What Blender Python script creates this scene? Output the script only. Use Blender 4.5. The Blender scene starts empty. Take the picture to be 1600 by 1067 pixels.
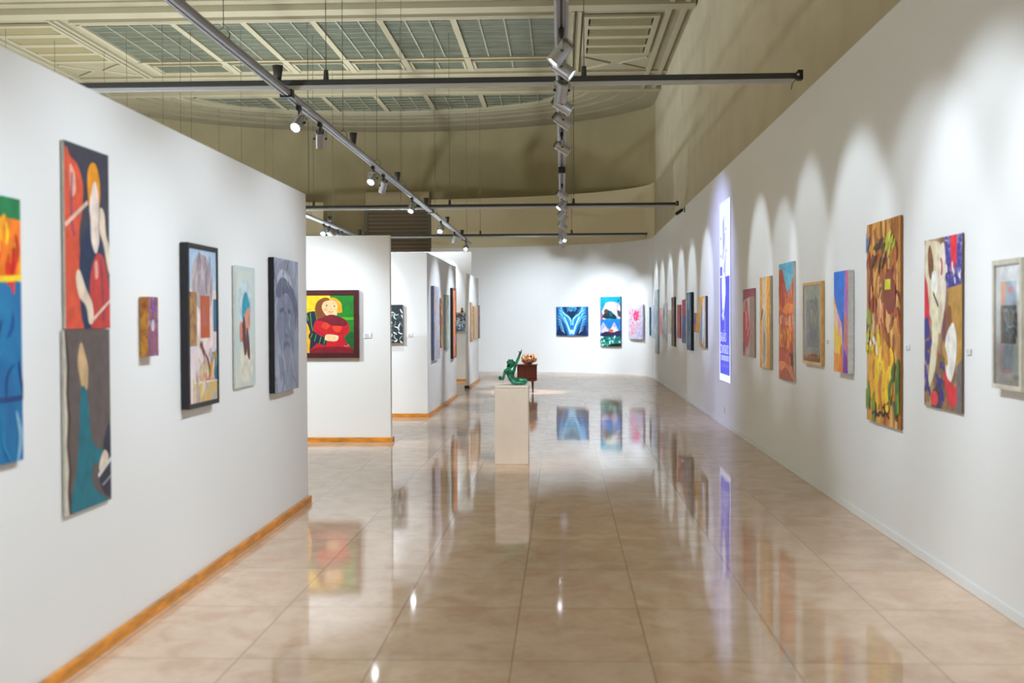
import bpy, math, random
from mathutils import Vector, Matrix
SC = bpy.context.scene
COL = SC.collection

# ------------------------------------------------------------------ camera
F = 1800.; EYE = 1.55; VPX, VPY = 879., 499.; ROLL = .005
_c, _s = math.cos(ROLL), math.sin(ROLL)
_dx, _dy = VPX - 800, 533.5 - VPY
_ux, _uy = _dx*_c + _dy*_s, -_dx*_s + _dy*_c
YAW = math.atan2(_ux, F); PITCH = -math.atan2(_uy, math.hypot(F, _ux))
def ray(x, y):
    a, b = x - 800, 533.5 - y
    a, b = a*_c + b*_s, -a*_s + b*_c
    cp, sp = math.cos(PITCH), math.sin(PITCH)
    Y = F*cp - b*sp; Z = F*sp + b*cp
    cy, sy = math.cos(YAW), math.sin(YAW)
    return (a*cy - Y*sy, a*sy + Y*cy, Z)
def onz(x, y, z):
    r = ray(x, y); t = (z - EYE)/r[2]; return Vector((r[0]*t, r[1]*t, z))
def onx(x, y, X):
    r = ray(x, y); t = X/r[0]; return Vector((X, r[1]*t, EYE + r[2]*t))
def ony(x, y, Y):
    r = ray(x, y); t = Y/r[1]; return Vector((r[0]*t, Y, EYE + r[2]*t))
cam = bpy.data.cameras.new('camera'); camo = bpy.data.objects.new('camera', cam); COL.objects.link(camo)
cam.sensor_width = 36; cam.lens = F/1600*36; cam.clip_end = 200; cam.clip_start = .05
camo.location = (0, 0, EYE)
camo.rotation_euler = (Matrix.Rotation(YAW, 4, 'Z') @ Matrix.Rotation(math.pi/2 + PITCH, 4, 'X') @ Matrix.Rotation(-ROLL, 4, 'Z')).to_euler()
cam.dof.use_dof = True; cam.dof.focus_distance = 14.5; cam.dof.aperture_fstop = 2.0
SC.camera = camo

# ------------------------------------------------------------------ world and exposure
w = bpy.data.worlds.new('world'); SC.world = w; w.use_nodes = True
w.node_tree.nodes['Background'].inputs[0].default_value = (.01, .01, .012, 1)
SC.view_settings.view_transform = 'Standard'; SC.view_settings.look = 'None'
SC.view_settings.exposure = 0.5; SC.view_settings.gamma = 1; SC.view_settings.use_curve_mapping = False
SPOT_W = 230.
def lamp(name, typ, loc, energy, col, size, blend=.6, radius=.1, target=None):
    l = bpy.data.lights.new(name, typ); l.energy = energy; l.color = col; l.shadow_soft_size = radius
    if typ == 'SPOT': l.spot_size = math.radians(size); l.spot_blend = blend
    o = bpy.data.objects.new(name, l); COL.objects.link(o); o.location = loc
    d = Vector(target) - Vector(loc) if target else Vector((0, 0, 1))
    o.rotation_mode = 'QUATERNION'; o.rotation_quaternion = (-d).to_track_quat('Z', 'Y'); return o
# added unseen fill lamps, left bays and behind the viewer, brighten the ceiling
FILL_LIGHTS = ((-8.5, 6, 900), (-8.5, 12, 900), (-8.5, 17, 900), (-8.5, 25, 900), (-5.2, 7, 900), (-5.5, 16.4, 700), (0, -2.5, 900), (-4, -2, 900), (-6.5, 26.5, 1000), (-3.9, 26, 700))
for X_, Y_, e_ in FILL_LIGHTS:
    lamp('added_fill_lamp', 'SPOT', (X_, Y_, 1.7), e_*.8, (.84, .93, 1.), 160)

# ------------------------------------------------------------------ materials
def lin(c):
    c = c/255.
    return c/12.92 if c <= .04045 else ((c + .055)/1.055)**2.4
def rgb(t): return (lin(t[0]), lin(t[1]), lin(t[2]), 1)
_mats = {}
def mat(name, col, rough=.6, metal=0., var=0., scale=8., bump=0., bscale=40., emit=0., stretch=(1, 1, 1), coat=0.):
    key = (name, tuple(col), rough, metal, var, scale, bump, emit, stretch, coat)
    if key in _mats: return _mats[key]
    m = bpy.data.materials.new(name); m.use_nodes = True; nt = m.node_tree; N = nt.nodes; L = nt.links
    b = N['Principled BSDF']; b.inputs['Roughness'].default_value = rough; b.inputs['Metallic'].default_value = metal
    b.inputs['Coat Weight'].default_value = coat
    b.inputs['Base Color'].default_value = rgb(col)
    if var > 0 or bump > 0:
        tc = N.new('ShaderNodeTexCoord'); mp = N.new('ShaderNodeMapping'); mp.inputs['Scale'].default_value = stretch
        L.new(tc.outputs['Object'], mp.inputs['Vector'])
    if var > 0:
        n = N.new('ShaderNodeTexNoise'); n.inputs['Scale'].default_value = scale; n.inputs['Detail'].default_value = 6
        L.new(mp.outputs['Vector'], n.inputs['Vector'])
        r = N.new('ShaderNodeValToRGB'); r.color_ramp.elements[0].position = .3; r.color_ramp.elements[1].position = .7
        lo = [max(0, c*(1 - var)) for c in col]; hi = [min(255, c*(1 + var)) for c in col]
        r.color_ramp.elements[0].color = rgb(lo); r.color_ramp.elements[1].color = rgb(hi)
        L.new(n.outputs['Fac'], r.inputs['Fac']); L.new(r.outputs['Color'], b.inputs['Base Color'])
    if bump > 0:
        n2 = N.new('ShaderNodeTexNoise'); n2.inputs['Scale'].default_value = bscale; n2.inputs['Detail'].default_value = 4
        L.new(mp.outputs['Vector'], n2.inputs['Vector'])
        bp = N.new('ShaderNodeBump'); bp.inputs['Strength'].default_value = bump; bp.inputs['Distance'].default_value = .01
        L.new(n2.outputs['Fac'], bp.inputs['Height']); L.new(bp.outputs['Normal'], b.inputs['Normal'])
    if emit > 0:
        b.inputs['Base Color'].default_value = rgb([c*.3 for c in col]); b.inputs['Emission Color'].default_value = rgb(col); b.inputs['Emission Strength'].default_value = emit
    _mats[key] = m; return m
def ramp_mat(name, stops, scale=4., detail=8., rough=.5, stretch=(1, 1, 1), distort=1.0, seed=0, kind='noise', coat=0.):
    key = (name, str(stops), scale, seed)
    if key in _mats: return _mats[key]
    m = bpy.data.materials.new(name); m.use_nodes = True; nt = m.node_tree; N = nt.nodes; L = nt.links
    b = N['Principled BSDF']; b.inputs['Roughness'].default_value = rough; b.inputs['Coat Weight'].default_value = coat
    tc = N.new('ShaderNodeTexCoord'); mp = N.new('ShaderNodeMapping'); mp.inputs['Scale'].default_value = stretch
    mp.inputs['Location'].default_value = (seed*3.7, seed*1.3, seed)
    L.new(tc.outputs['Object'], mp.inputs['Vector'])
    if kind == 'noise':
        n = N.new('ShaderNodeTexNoise'); n.inputs['Scale'].default_value = scale; n.inputs['Detail'].default_value = detail
        n.inputs['Distortion'].default_value = distort; out = n.outputs['Fac']
    else:
        n = N.new('ShaderNodeTexVoronoi'); n.inputs['Scale'].default_value = scale
        out = n.outputs['Distance']
    L.new(mp.outputs['Vector'], n.inputs['Vector'])
    r = N.new('ShaderNodeValToRGB'); cr = r.color_ramp
    while len(cr.elements) < len(stops): cr.elements.new(.5)
    for e, (p, c) in zip(cr.elements, stops): e.position = p; e.color = rgb(c)
    L.new(out, r.inputs['Fac']); L.new(r.outputs['Color'], b.inputs['Base Color'])
    _mats[key] = m; return m
WHITE = mat('white_wall_paint', (226, 227, 229), .7, bump=.03, bscale=60)
WHITE_P = mat('white_panel_paint', (228, 228, 229), .65, bump=.03, bscale=60)
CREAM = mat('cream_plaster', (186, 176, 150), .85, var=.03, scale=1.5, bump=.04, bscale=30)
CREAM_HI = mat('cream_moulding_paint', (158, 149, 122), .8)
DRUM = mat('ochre_plaster', (166, 154, 118), .85, var=.03, scale=1.2)
OAK = mat('varnished_oak', (204, 132, 34), .4, var=.16, scale=6, stretch=(1, 1, 6))
ALU = mat('brushed_aluminium', (150, 152, 160), .38, .75)
ALU_L = mat('pale_aluminium', (186, 187, 190), .45, .3)
SILVER = mat('silver_housing', (178, 180, 186), .32, .7)
ANTH = mat('anthracite_metal', (58, 58, 60), .5, .2)
BLACK = mat('black_plastic', (18, 18, 20), .45)
STEEL = mat('steel_wire', (92, 90, 78), .5, .2)
LENS_DIM = mat('lamp_reflector', (210, 212, 220), .2, .8)
LENS = mat('lit_lamp_lens', (240, 244, 255), .3, emit=28.)

# ------------------------------------------------------------------ mesh building
class MB:
    def __init__(s): s.v = []; s.f = []; s.m = []; s.mats = []; s.sm = []
    def mi(s, m):
        if m not in s.mats: s.mats.append(m)
        return s.mats.index(m)
    def poly(s, pts, m, smooth=False):
        i = len(s.v); s.v += [tuple(p) for p in pts]; s.f.append(list(range(i, i + len(pts)))); s.m.append(s.mi(m)); s.sm.append(smooth)
    def faces(s, vs, fs, m, smooth=False):
        i = len(s.v); s.v += [tuple(p) for p in vs]; k = s.mi(m)
        for f in fs: s.f.append([i + a for a in f]); s.m.append(k); s.sm.append(smooth)
    def box(s, x0, x1, y0, y1, z0, z1, m):
        vs = [(x, y, z) for z in (z0, z1) for y in (y0, y1) for x in (x0, x1)]
        s.faces(vs, [(0, 2, 3, 1), (4, 5, 7, 6), (0, 1, 5, 4), (2, 6, 7, 3), (0, 4, 6, 2), (1, 3, 7, 5)], m)
    def prism(s, outline, z0, z1, m):        # outline counter-clockwise in x,y
        n = len(outline); vs = [(x, y, z0) for x, y in outline] + [(x, y, z1) for x, y in outline]
        fs = [list(range(n))[::-1], list(range(n, 2*n))] + [(i, (i + 1) % n, n + (i + 1) % n, n + i) for i in range(n)]
        s.faces(vs, fs, m)
    def extr_y(s, prof, y0, y1, m):          # profile in x,z extruded along y
        n = len(prof); vs = [(x, y0, z) for x, z in prof] + [(x, y1, z) for x, z in prof]
        fs = [list(range(n)), list(range(n, 2*n))[::-1]] + [(i, n + i, n + (i + 1) % n, (i + 1) % n) for i in range(n)]
        s.faces(vs, fs, m)
    def tube(s, pts, r, m, n=8, cap=True):
        pts = [Vector(p) for p in pts]; rings = []
        rr = r if isinstance(r, (list, tuple)) else [r]*len(pts)
        d0 = (pts[1] - pts[0]).normalized(); up = Vector((0, 0, 1)) if abs(d0.z) < .9 else Vector((1, 0, 0))
        u = d0.cross(up).normalized()
        vs = []
        for i, p in enumerate(pts):
            d = (pts[min(i + 1, len(pts) - 1)] - pts[max(i - 1, 0)]).normalized()
            u = (u - d*u.dot(d)).normalized(); v = d.cross(u)
            for k in range(n):
                a = 2*math.pi*k/n; vs.append(p + (u*math.cos(a) + v*math.sin(a))*rr[i])
        fs = []
        for i in range(len(pts) - 1):
            for k in range(n): fs.append((i*n + k, i*n + (k + 1) % n, (i + 1)*n + (k + 1) % n, (i + 1)*n + k))
        s.faces(vs, fs, m, True)
        if cap:
            s.faces(vs[:n], [list(range(n))[::-1]], m); s.faces(vs[-n:], [list(range(n))], m)
    def lathe(s, prof, m, n=20, smooth=True):   # prof of (r,z) about z axis
        vs = []; fs = []
        for r, z in prof:
            for k in range(n): a = 2*math.pi*k/n; vs.append((r*math.cos(a), r*math.sin(a), z))
        for i in range(len(prof) - 1):
            for k in range(n): fs.append((i*n + k, i*n + (k + 1) % n, (i + 1)*n + (k + 1) % n, (i + 1)*n + k))
        s.faces(vs, fs, m, smooth)
    def data(s, name):
        me = bpy.data.meshes.new(name); me.from_pydata(s.v, [], s.f)
        for m in s.mats: me.materials.append(m)
        me.polygons.foreach_set('material_index', s.m); me.polygons.foreach_set('use_smooth', s.sm); me.update()
        return me
    def build(s, name, parent=None, loc=None, rot=None, bevel=0):
        o = bpy.data.objects.new(name, s.data(name)); COL.objects.link(o)
        if parent is not None: o.parent = parent
        if loc is not None: o.location = loc
        if rot is not None: o.rotation_euler = rot
        if bevel:
            b = o.modifiers.new('bevel', 'BEVEL'); b.width = bevel; b.segments = 2; b.limit_method = 'ANGLE'
        return o
def tag(o, label, cat, group=None, kind=None):
    o['label'] = label; o['category'] = cat
    if group: o['group'] = group
    if kind: o['kind'] = kind
    return o
def empty(name, loc, rot=(0, 0, 0)):
    o = bpy.data.objects.new(name, None); COL.objects.link(o); o.location = loc; o.rotation_euler = rot
    o.empty_display_size = .1; return o
def struct(o, label=None, cat=None):
    o['kind'] = 'structure'
    if label: o['label'] = label; o['category'] = cat or 'wall'
    return o

# ------------------------------------------------------------------ hall shell
def wall_x(Y): return 2.285 + .0033*Y
CX, ZC = -4.7, 7.38
EA, EB, EY = 7.08, 3.9, 30.7           # plan ellipse of the white far wall
DA, DB, DY = 7.18, 4.95, 30.7           # plan ellipse of the upper drum
TOP = 3.71
def ell(a, b, y0, t): return (CX + a*math.cos(t), y0 + b*math.sin(t))

# floor: polished stone slabs
def floor_mat():
    m = bpy.data.materials.new('polished_limestone_slabs'); m.use_nodes = True; nt = m.node_tree; N = nt.nodes; L = nt.links
    b = N['Principled BSDF']
    tc = N.new('ShaderNodeTexCoord'); sp = N.new('ShaderNodeSeparateXYZ'); L.new(tc.outputs['Object'], sp.inputs[0])
    def math_(op, a, bv=None, clamp=False):
        n = N.new('ShaderNodeMath'); n.operation = op
        for i, v in enumerate((a, bv)):
            if v is None: continue
            if isinstance(v, (int, float)): n.inputs[i].default_value = v
            else: L.new(v, n.inputs[i])
        return n.outputs[0]
    TX, TY, OX, OY = TILE
    ux = math_('DIVIDE', math_('SUBTRACT', sp.outputs[0], OX), TX); uy = math_('DIVIDE', math_('SUBTRACT', sp.outputs[1], OY), TY)
    fx = math_('FRACT', ux); fy = math_('FRACT', uy)
    ex = math_('MULTIPLY', math_('MINIMUM', fx, math_('SUBTRACT', 1.0, fx)), TX)
    ey = math_('MULTIPLY', math_('MINIMUM', fy, math_('SUBTRACT', 1.0, fy)), TY)
    mr = N.new('ShaderNodeMapRange'); mr.interpolation_type = 'SMOOTHSTEP'; L.new(math_('MINIMUM', ex, ey), mr.inputs['Value']); mr.inputs['From Min'].default_value = .0005; mr.inputs['From Max'].default_value = .0045; mr.inputs['To Min'].default_value = .85; mr.inputs['To Max'].default_value = 0.; jt = mr.outputs['Result']
    cx = math_('FLOOR', ux); cy = math_('FLOOR', uy)
    cb = N.new('ShaderNodeCombineXYZ'); L.new(cx, cb.inputs[0]); L.new(cy, cb.inputs[1])
    wn = N.new('ShaderNodeTexWhiteNoise'); wn.noise_dimensions = '3D'; L.new(cb.outputs[0], wn.inputs['Vector'])
    vo = N.new('ShaderNodeVectorMath'); vo.operation = 'MULTIPLY_ADD'; L.new(wn.outputs['Color'], vo.inputs[0]); vo.inputs[1].default_value = (7, 7, 7); L.new(tc.outputs['Object'], vo.inputs[2])
    mp = N.new('ShaderNodeMapping'); mp.inputs['Scale'].default_value = (1, .85, 1); L.new(vo.outputs[0], mp.inputs['Vector'])
    n1 = N.new('ShaderNodeTexNoise'); n1.inputs['Scale'].default_value = 4.5; n1.inputs['Detail'].default_value = 9; n1.inputs['Distortion'].default_value = .6; L.new(mp.outputs['Vector'], n1.inputs['Vector'])
    n2 = N.new('ShaderNodeTexNoise'); n2.inputs['Scale'].default_value = 24; n2.inputs['Detail'].default_value = 6; L.new(mp.outputs['Vector'], n2.inputs['Vector'])
    mixf = math_('ADD', math_('MULTIPLY', n1.outputs['Fac'], .75), math_('MULTIPLY', n2.outputs['Fac'], .25))
    r = N.new('ShaderNodeValToRGB'); cr = r.color_ramp; cr.elements[0].position = .36; cr.elements[1].position = .64
    cr.elements[0].color = rgb((212, 177, 149)); cr.elements[1].color = rgb((230, 202, 177)); e = cr.elements.new(.5); e.color = rgb((222, 191, 165))
    L.new(mixf, r.inputs['Fac'])
    hs = N.new('ShaderNodeHueSaturation'); L.new(r.outputs['Color'], hs.inputs['Color'])
    L.new(math_('ADD', math_('MULTIPLY', wn.outputs['Value'], .10), .95), hs.inputs['Value'])
    mx = N.new('ShaderNodeMix'); mx.data_type = 'RGBA'; L.new(jt, mx.inputs['Factor']); L.new(hs.outputs['Color'], mx.inputs['A']); mx.inputs['B'].default_value = rgb((132, 108, 88))
    # stone body under a polished film whose mirror share rises with the grazing angle
    df = N.new('ShaderNodeBsdfDiffuse'); L.new(mx.outputs['Result'], df.inputs['Color'])
    gg = N.new('ShaderNodeBsdfGlossy'); gg.inputs['Roughness'].default_value = .055
    fr = N.new('ShaderNodeFresnel'); fr.inputs['IOR'].default_value = 1.5
    fac = math_('MINIMUM', math_('MULTIPLY', fr.outputs[0], 1.1), .60)
    sv = N.new('ShaderNodeVectorMath'); sv.operation = 'MULTIPLY_ADD'; L.new(wn.outputs['Color'], sv.inputs[0]); sv.inputs[1].default_value = (.0030, .0030, 0); sv.inputs[2].default_value = (-.0015, -.0015, 1.)
    nz = N.new('ShaderNodeVectorMath'); nz.operation = 'NORMALIZE'; L.new(sv.outputs[0], nz.inputs[0]); L.new(nz.outputs[0], gg.inputs['Normal'])
    ms = N.new('ShaderNodeMixShader'); L.new(fac, ms.inputs[0]); L.new(df.outputs[0], ms.inputs[1]); L.new(gg.outputs[0], ms.inputs[2]); L.new(ms.outputs[0], N['Material Output'].inputs[0])
    N.remove(b); return m
_a = onz(565, 1067, 0); _b = onz(795, 1067, 0); _d = onz(700, 687.5, 0); _e = onz(700, 753, 0)
TX = _b.x - _a.x; TY = (_d.y - _e.y)/4
TILE = (TX, TY, _a.x, _e.y)
fl = MB(); fl.box(-12.1, 2.7, -4.2, 37, -.2, 0, floor_mat()); struct(fl.build('floor'), 'polished beige limestone slab floor', 'floor')

# right wall: white lining in front of plaster
def strip(mb, pts, th, z0, z1, m):
    """solid wall along a plan polyline, thickened to its left"""
    P = [Vector((x, y)) for x, y in pts]; out = []
    for i, p in enumerate(P):
        d = (P[min(i + 1, len(P) - 1)] - P[max(i - 1, 0)]).normalized(); n = Vector((-d.y, d.x)); out.append(p + n*th)
    n = len(P)
    for i in range(n - 1):
        a, b, c, d = P[i], P[i + 1], out[i + 1], out[i]
        mb.faces([(a.x, a.y, z0), (b.x, b.y, z0), (c.x, c.y, z0), (d.x, d.y, z0), (a.x, a.y, z1), (b.x, b.y, z1), (c.x, c.y, z1), (d.x, d.y, z1)],
                 [(0, 1, 5, 4), (2, 3, 7, 6), (4, 5, 6, 7), (0, 3, 2, 1)] + ([(3, 0, 4, 7)] if i == 0 else []) + ([(1, 2, 6, 5)] if i == n - 2 else []), m)
mb = MB(); strip(mb, [(wall_x(30.7), 30.7), (wall_x(-4), -4)], .09, 0, TOP, WHITE)
struct(mb.build('wall_right'), 'tall white gallery wall on the right', 'wall')
mb = MB(); strip(mb, [(2.48, 31.2), (2.48, -4)], .12, 0, ZC, CREAM)
struct(mb.build('wall_right_upper'), 'cream plaster wall above the right white wall', 'wall')
def arc(a, b, y0, t0, t1, n): return [ell(a, b, y0, t0 + (t1 - t0)*i/n) for i in range(n + 1)]
tgap0 = math.acos((-3.95 - CX)/EA); tgap1 = math.acos((-7.15 - CX)/EA)
mb = MB(); strip(mb, arc(EA, EB, EY, tgap0, 0, 40), .05, 0, TOP, WHITE)
struct(mb.build('wall_far'), 'curved white far wall carrying three pictures', 'wall')
mb = MB(); strip(mb, arc(EA, EB, EY, math.pi, tgap1, 30), .05, 0, TOP, WHITE)
struct(mb.build('wall_far_left'), 'curved white far wall left of the shutter', 'wall')
PARA = mat('spill_lit_parapet_plaster', (218, 206, 174), .8)  # spill of the far-wall spots put into a paler copy of the cream
mb = MB(); strip(mb, arc(EA + .06, EB + .06, EY, tgap0, .02, 40), .25, 0, 5.18, PARA)
struct(mb.build('wall_far_upper'), 'cream parapet wall above the far white wall', 'wall')
mb = MB(); strip(mb, arc(EA + .06, EB + .06, EY, math.pi, tgap1, 30), .25, 0, 5.1, PARA)
struct(mb.build('wall_far_left_upper'), 'cream parapet wall left of the shutter', 'wall')
mb = MB(); strip(mb, arc(DA, DB, DY, math.pi, 0, 72), .3, 0, ZC, DRUM)
for p in mb.sm: pass
o = mb.build('wall_apse'); struct(o, 'tall curved ochre apse wall behind the parapet', 'wall')
mb = MB(); mb.box(-12.1, -11.82, -4.2, 30.9, 0, ZC, CREAM); struct(mb.build('wall_left'), 'cream plaster wall on the far left side', 'wall')
mb = MB(); mb.box(-12.1, 2.7, -4.3, -4.05, 0, ZC, CREAM); struct(mb.build('wall_behind'), 'cream plaster wall behind the viewer', 'wall')
CEIL = mat('ceiling_plaster', (146, 137, 110), .85, var=.03, scale=1.5)  # wall cream darkened to offset the added lamps' light on the ceiling
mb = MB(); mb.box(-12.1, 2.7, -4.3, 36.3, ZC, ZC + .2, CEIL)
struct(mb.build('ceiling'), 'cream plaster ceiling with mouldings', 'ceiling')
# baseboards of the white walls
mb = MB(); strip(mb, [(wall_x(30.6) - .001, 30.6), (wall_x(-4) - .001, -4)], -.012, 0, .055, WHITE); struct(mb.build('baseboard_right'), 'low white skirting along the right wall', 'baseboard')
mb = MB(); strip(mb, arc(EA, EB, EY, tgap0, .02, 40), -.012, 0, .055, WHITE); struct(mb.build('baseboard_far'), 'low white skirting along the far wall', 'baseboard')

# ceiling mouldings
GLASS = ramp_mat('dusty_skylight_glass', [(.3, (76, 82, 68)), (.7, (96, 102, 86))], 1.4, 4, .35)
VENT_SHADE = mat('vent_void_shade', (44, 40, 26), .9)  # dark sheet painted in for the unlit hollow behind the louvres
SK = -4.75; SW = 4.62; Y0, Y1 = 22.1, 25.45
def bar_x(mb, x0, x1, y, wd, z0, m=CREAM_HI): mb.box(x0, x1, y - wd/2, y + wd/2, z0, ZC, m)
def bar_y(mb, x, y0, y1, wd, z0, m=CREAM_HI): mb.box(x - wd/2, x + wd/2, y0, y1, z0, ZC, m)
mb = MB()
bar_x(mb, -11.8, 2.45, 21.35, .34, ZC - .10); bar_x(mb, -11.8, 2.3, 20.75, .05, ZC - .03, CEIL)
bar_x(mb, -11.8, 2.45, 21.72, .10, ZC - .05)
bar_x(mb, -9.5, 0, 21.98, .08, ZC - .07)
bar_x(mb, -11.8, 2.45, 27.2, .16, ZC - .05)
bar_x(mb, -11.8, 2.46, 29.15, .24, ZC - .09)
bar_x(mb, -10.0, .5, 29.42, .05, ZC - .03)
for x in (2.02, 2.3): bar_y(mb, x, -4, 29.2, .09, ZC - .07)
for x in (.22, .36): bar_y(mb, x, 21.8, 27.1, .06, ZC - .06)
for x in (-9.86, -9.72): bar_y(mb, x, 21.8, 27.1, .06, ZC - .06)
for x in (-11.52, -11.8): bar_y(mb, x, -4, 29.2, .09, ZC - .07)
for yb in (16.5, 11.0, 5.5, 0.): bar_x(mb, -11.8, 2.45, yb, .3, ZC - .08)
struct(mb.build('trim_1'), 'straight cream ceiling mouldings', 'trim')
def ring(mb, a, b, wd, z0, m, y0=29.2, n=180):
    for i in range(n):
        t0 = math.pi*i/n; t1 = math.pi*(i + 1)/n
        q = [(SK + (a + e)*math.cos(t), y0 + (b + e)*math.sin(t)) for t, e in ((t0, 0), (t0, wd), (t1, wd), (t1, 0))]
        vs = [(x, y, z0) for x, y in q] + [(x, y, ZC) for x, y in q]
        mb.faces(vs, [(3, 2, 1, 0), (1, 2, 6, 5), (3, 0, 4, 7)], m)
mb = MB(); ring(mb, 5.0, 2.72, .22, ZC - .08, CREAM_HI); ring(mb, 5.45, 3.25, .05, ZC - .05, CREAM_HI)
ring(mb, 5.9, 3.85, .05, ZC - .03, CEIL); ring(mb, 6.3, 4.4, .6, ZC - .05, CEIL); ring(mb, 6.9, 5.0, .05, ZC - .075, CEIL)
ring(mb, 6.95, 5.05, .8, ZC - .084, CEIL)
struct(mb.build('trim_2'), 'curved mouldings following the apse ceiling', 'trim')
# skylights
majors = [-9.37, -7.9, -6.77, -5.65, -4.58, -3.44, -1.6, -.15]
def xs_from(pxs): return [onz(p, 37, ZC - .05).x for p in pxs]
majors = xs_from([269, 381, 491, 596, 710]); XL, XR = SK - SW, SK + SW
def minors(mj):
    e = [XL] + mj + [XR]; out = []
    for i in range(len(e) - 1):
        n = 4 if i in (0, len(e) - 2) else 3
        out += [e[i] + (e[i + 1] - e[i])*k/n for k in range(1, n)]
    return out
mn = minors(majors)
THIN = mat('pale_glazing_bar', (136, 132, 112), .7)
win = empty('window_1', (SK, (Y0 + Y1)/2, ZC)); struct(win, 'long glazed ceiling skylight of many narrow panes', 'skylight')
def local(mbx, name, par):
    l = par.location
    mbx.v = [(x - l.x, y - l.y, z - l.z) for x, y, z in mbx.v]
    return mbx.build(name, par)
mb = MB(); mb.box(XL, XR, Y0, Y1, ZC - .02, ZC - .004, GLASS); local(mb, 'pane', win)
mb = MB()
for x in majors: bar_y(mb, x, Y0, Y1, .12, ZC - .06)
for x in mn: bar_y(mb, x, Y0, Y1, .035, ZC - .04, THIN)
for k in range(1, 9): y = Y0 + (Y1 - Y0)*k/9; mb.box(XL, XR, y - .012, y + .012, ZC - .03, ZC - .02, THIN)
for y in (Y0, Y1): bar_x(mb, XL - .08, XR + .08, y, .1, ZC - .07)
for x in (XL - .04, XR + .04): bar_y(mb, x, Y0, Y1, .1, ZC - .07)
local(mb, 'frame', win)
win = empty('window_2', (SK, 26.2, ZC)); struct(win, 'row of small skylight panes beside the long skylight', 'skylight')
e = [XL] + majors + [XR]; mbp = MB(); mbf = MB()
for i in range(len(e) - 1):
    x0, x1 = e[i] + .12, e[i + 1] - .12
    mbp.box(x0, x1, 25.85, 26.6, ZC - .02, ZC - .004, GLASS)
    mid = (x0 + x1)/2; mbf.box(mid - .02, mid + .02, 25.85, 26.6, ZC - .04, ZC - .02, THIN)
    for y in (25.85, 26.6): mbf.box(x0 - .04, x1 + .04, y - .03, y + .03, ZC - .05, ZC, CREAM_HI)
    for x in (x0, x1): mbf.box(x - .03, x + .03, 25.85, 26.6, ZC - .05, ZC, CREAM_HI)
for x in e: mbf.box(x - .07, x + .07, 25.5, 26.8, ZC - .055, ZC, CREAM_HI)
local(mbp, 'pane', win); local(mbf, 'frame', win)
win = empty('window_3', (SK, 29.4, ZC)); struct(win, 'half-oval glazed skylight in the apse ceiling', 'skylight')
HB = 2.62; HY = 29.5; HA = SW + .05
mb = MB(); pts = [(SK + HA*math.cos(math.pi*i/64), HY + HB*math.sin(math.pi*i/64)) for i in range(65)]
mb.prism(pts, ZC - .02, ZC - .004, GLASS); local(mb, 'pane', win)
mb = MB()
def hy(x): return HY + HB*math.sqrt(max(0, 1 - ((x - SK)/HA)**2))
for x in majors: bar_y(mb, x, HY, hy(x), .12, ZC - .06)
for x in mn: bar_y(mb, x, HY, hy(x), .035, ZC - .04, THIN)
for k in range(1, 8):
    y = HY + .36*k
    if y < HY + HB:
        h = HA*math.sqrt(1 - ((y - HY)/HB)**2); mb.box(SK - h, SK + h, y - .012, y + .012, ZC - .03, ZC - .02, THIN)
bar_x(mb, SK - HA, SK + HA, HY, .1, ZC - .07)
ring(mb, HA - .02, HB - .02, .1, ZC - .07, CREAM_HI, HY)
local(mb, 'frame', win)
# louvred vents
VM = mat('dusty_vent_slat', (150, 138, 100), .8)
def vent(x0, x1, label):
    r = empty('ceiling_vent', ((x0 + x1)/2, 23.8, ZC)); tag(r, label, 'vent')
    b = MB(); b.box(x0, x1, 22.15, 25.4, ZC - .012, ZC - .002, VENT_SHADE); local(b, 'backing', r)
    g = MB(); n = 44
    rows = [(22.3, 22.85), (23.1, 23.65), (23.9, 24.45), (24.65, 25.2)]
    for ya, yb in rows:
        for k in range(n):
            x = x0 + .1 + (x1 - x0 - .2)*k/(n - 1); g.box(x - .008, x + .008, ya, yb, ZC - .05, ZC - .012, VM)
    local(g, 'louvre', r)
    f = MB(); ys = [22.15, 22.3, 22.85, 23.1, 23.65, 23.9, 24.45, 24.65, 25.2, 25.4]
    for i in range(0, 10, 2): f.box(x0 + .051, x1 - .051, ys[i], ys[i + 1], ZC - .06, ZC - .012, CREAM_HI)
    for x in (x0, x1): f.box(x - .05, x + .05, 22.15, 25.4, ZC - .06, ZC - .002, CREAM_HI)
    local(f, 'frame', r)
vent(.48, 1.84, 'louvred cream ceiling vent right of the skylight, near the right wall')
vent(-11.34, -9.98, 'louvred cream ceiling vent left of the skylight, above the left partition')
mb = MB()
for x0, x1 in ((.5, 1.9), (-11.4, -10.)):
    xm = (x0 + x1)/2
    for sx in (x0, x1):
        for yy in (25.75, 26.95):
            mb.tube([(sx, yy, ZC - .01), (xm + (sx - xm)*.15, 26.35, ZC - .01)], .03, CREAM_HI, 6)
struct(mb.build('trim_3'), 'crossed diagonal relief strips beside the vents', 'trim')

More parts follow.
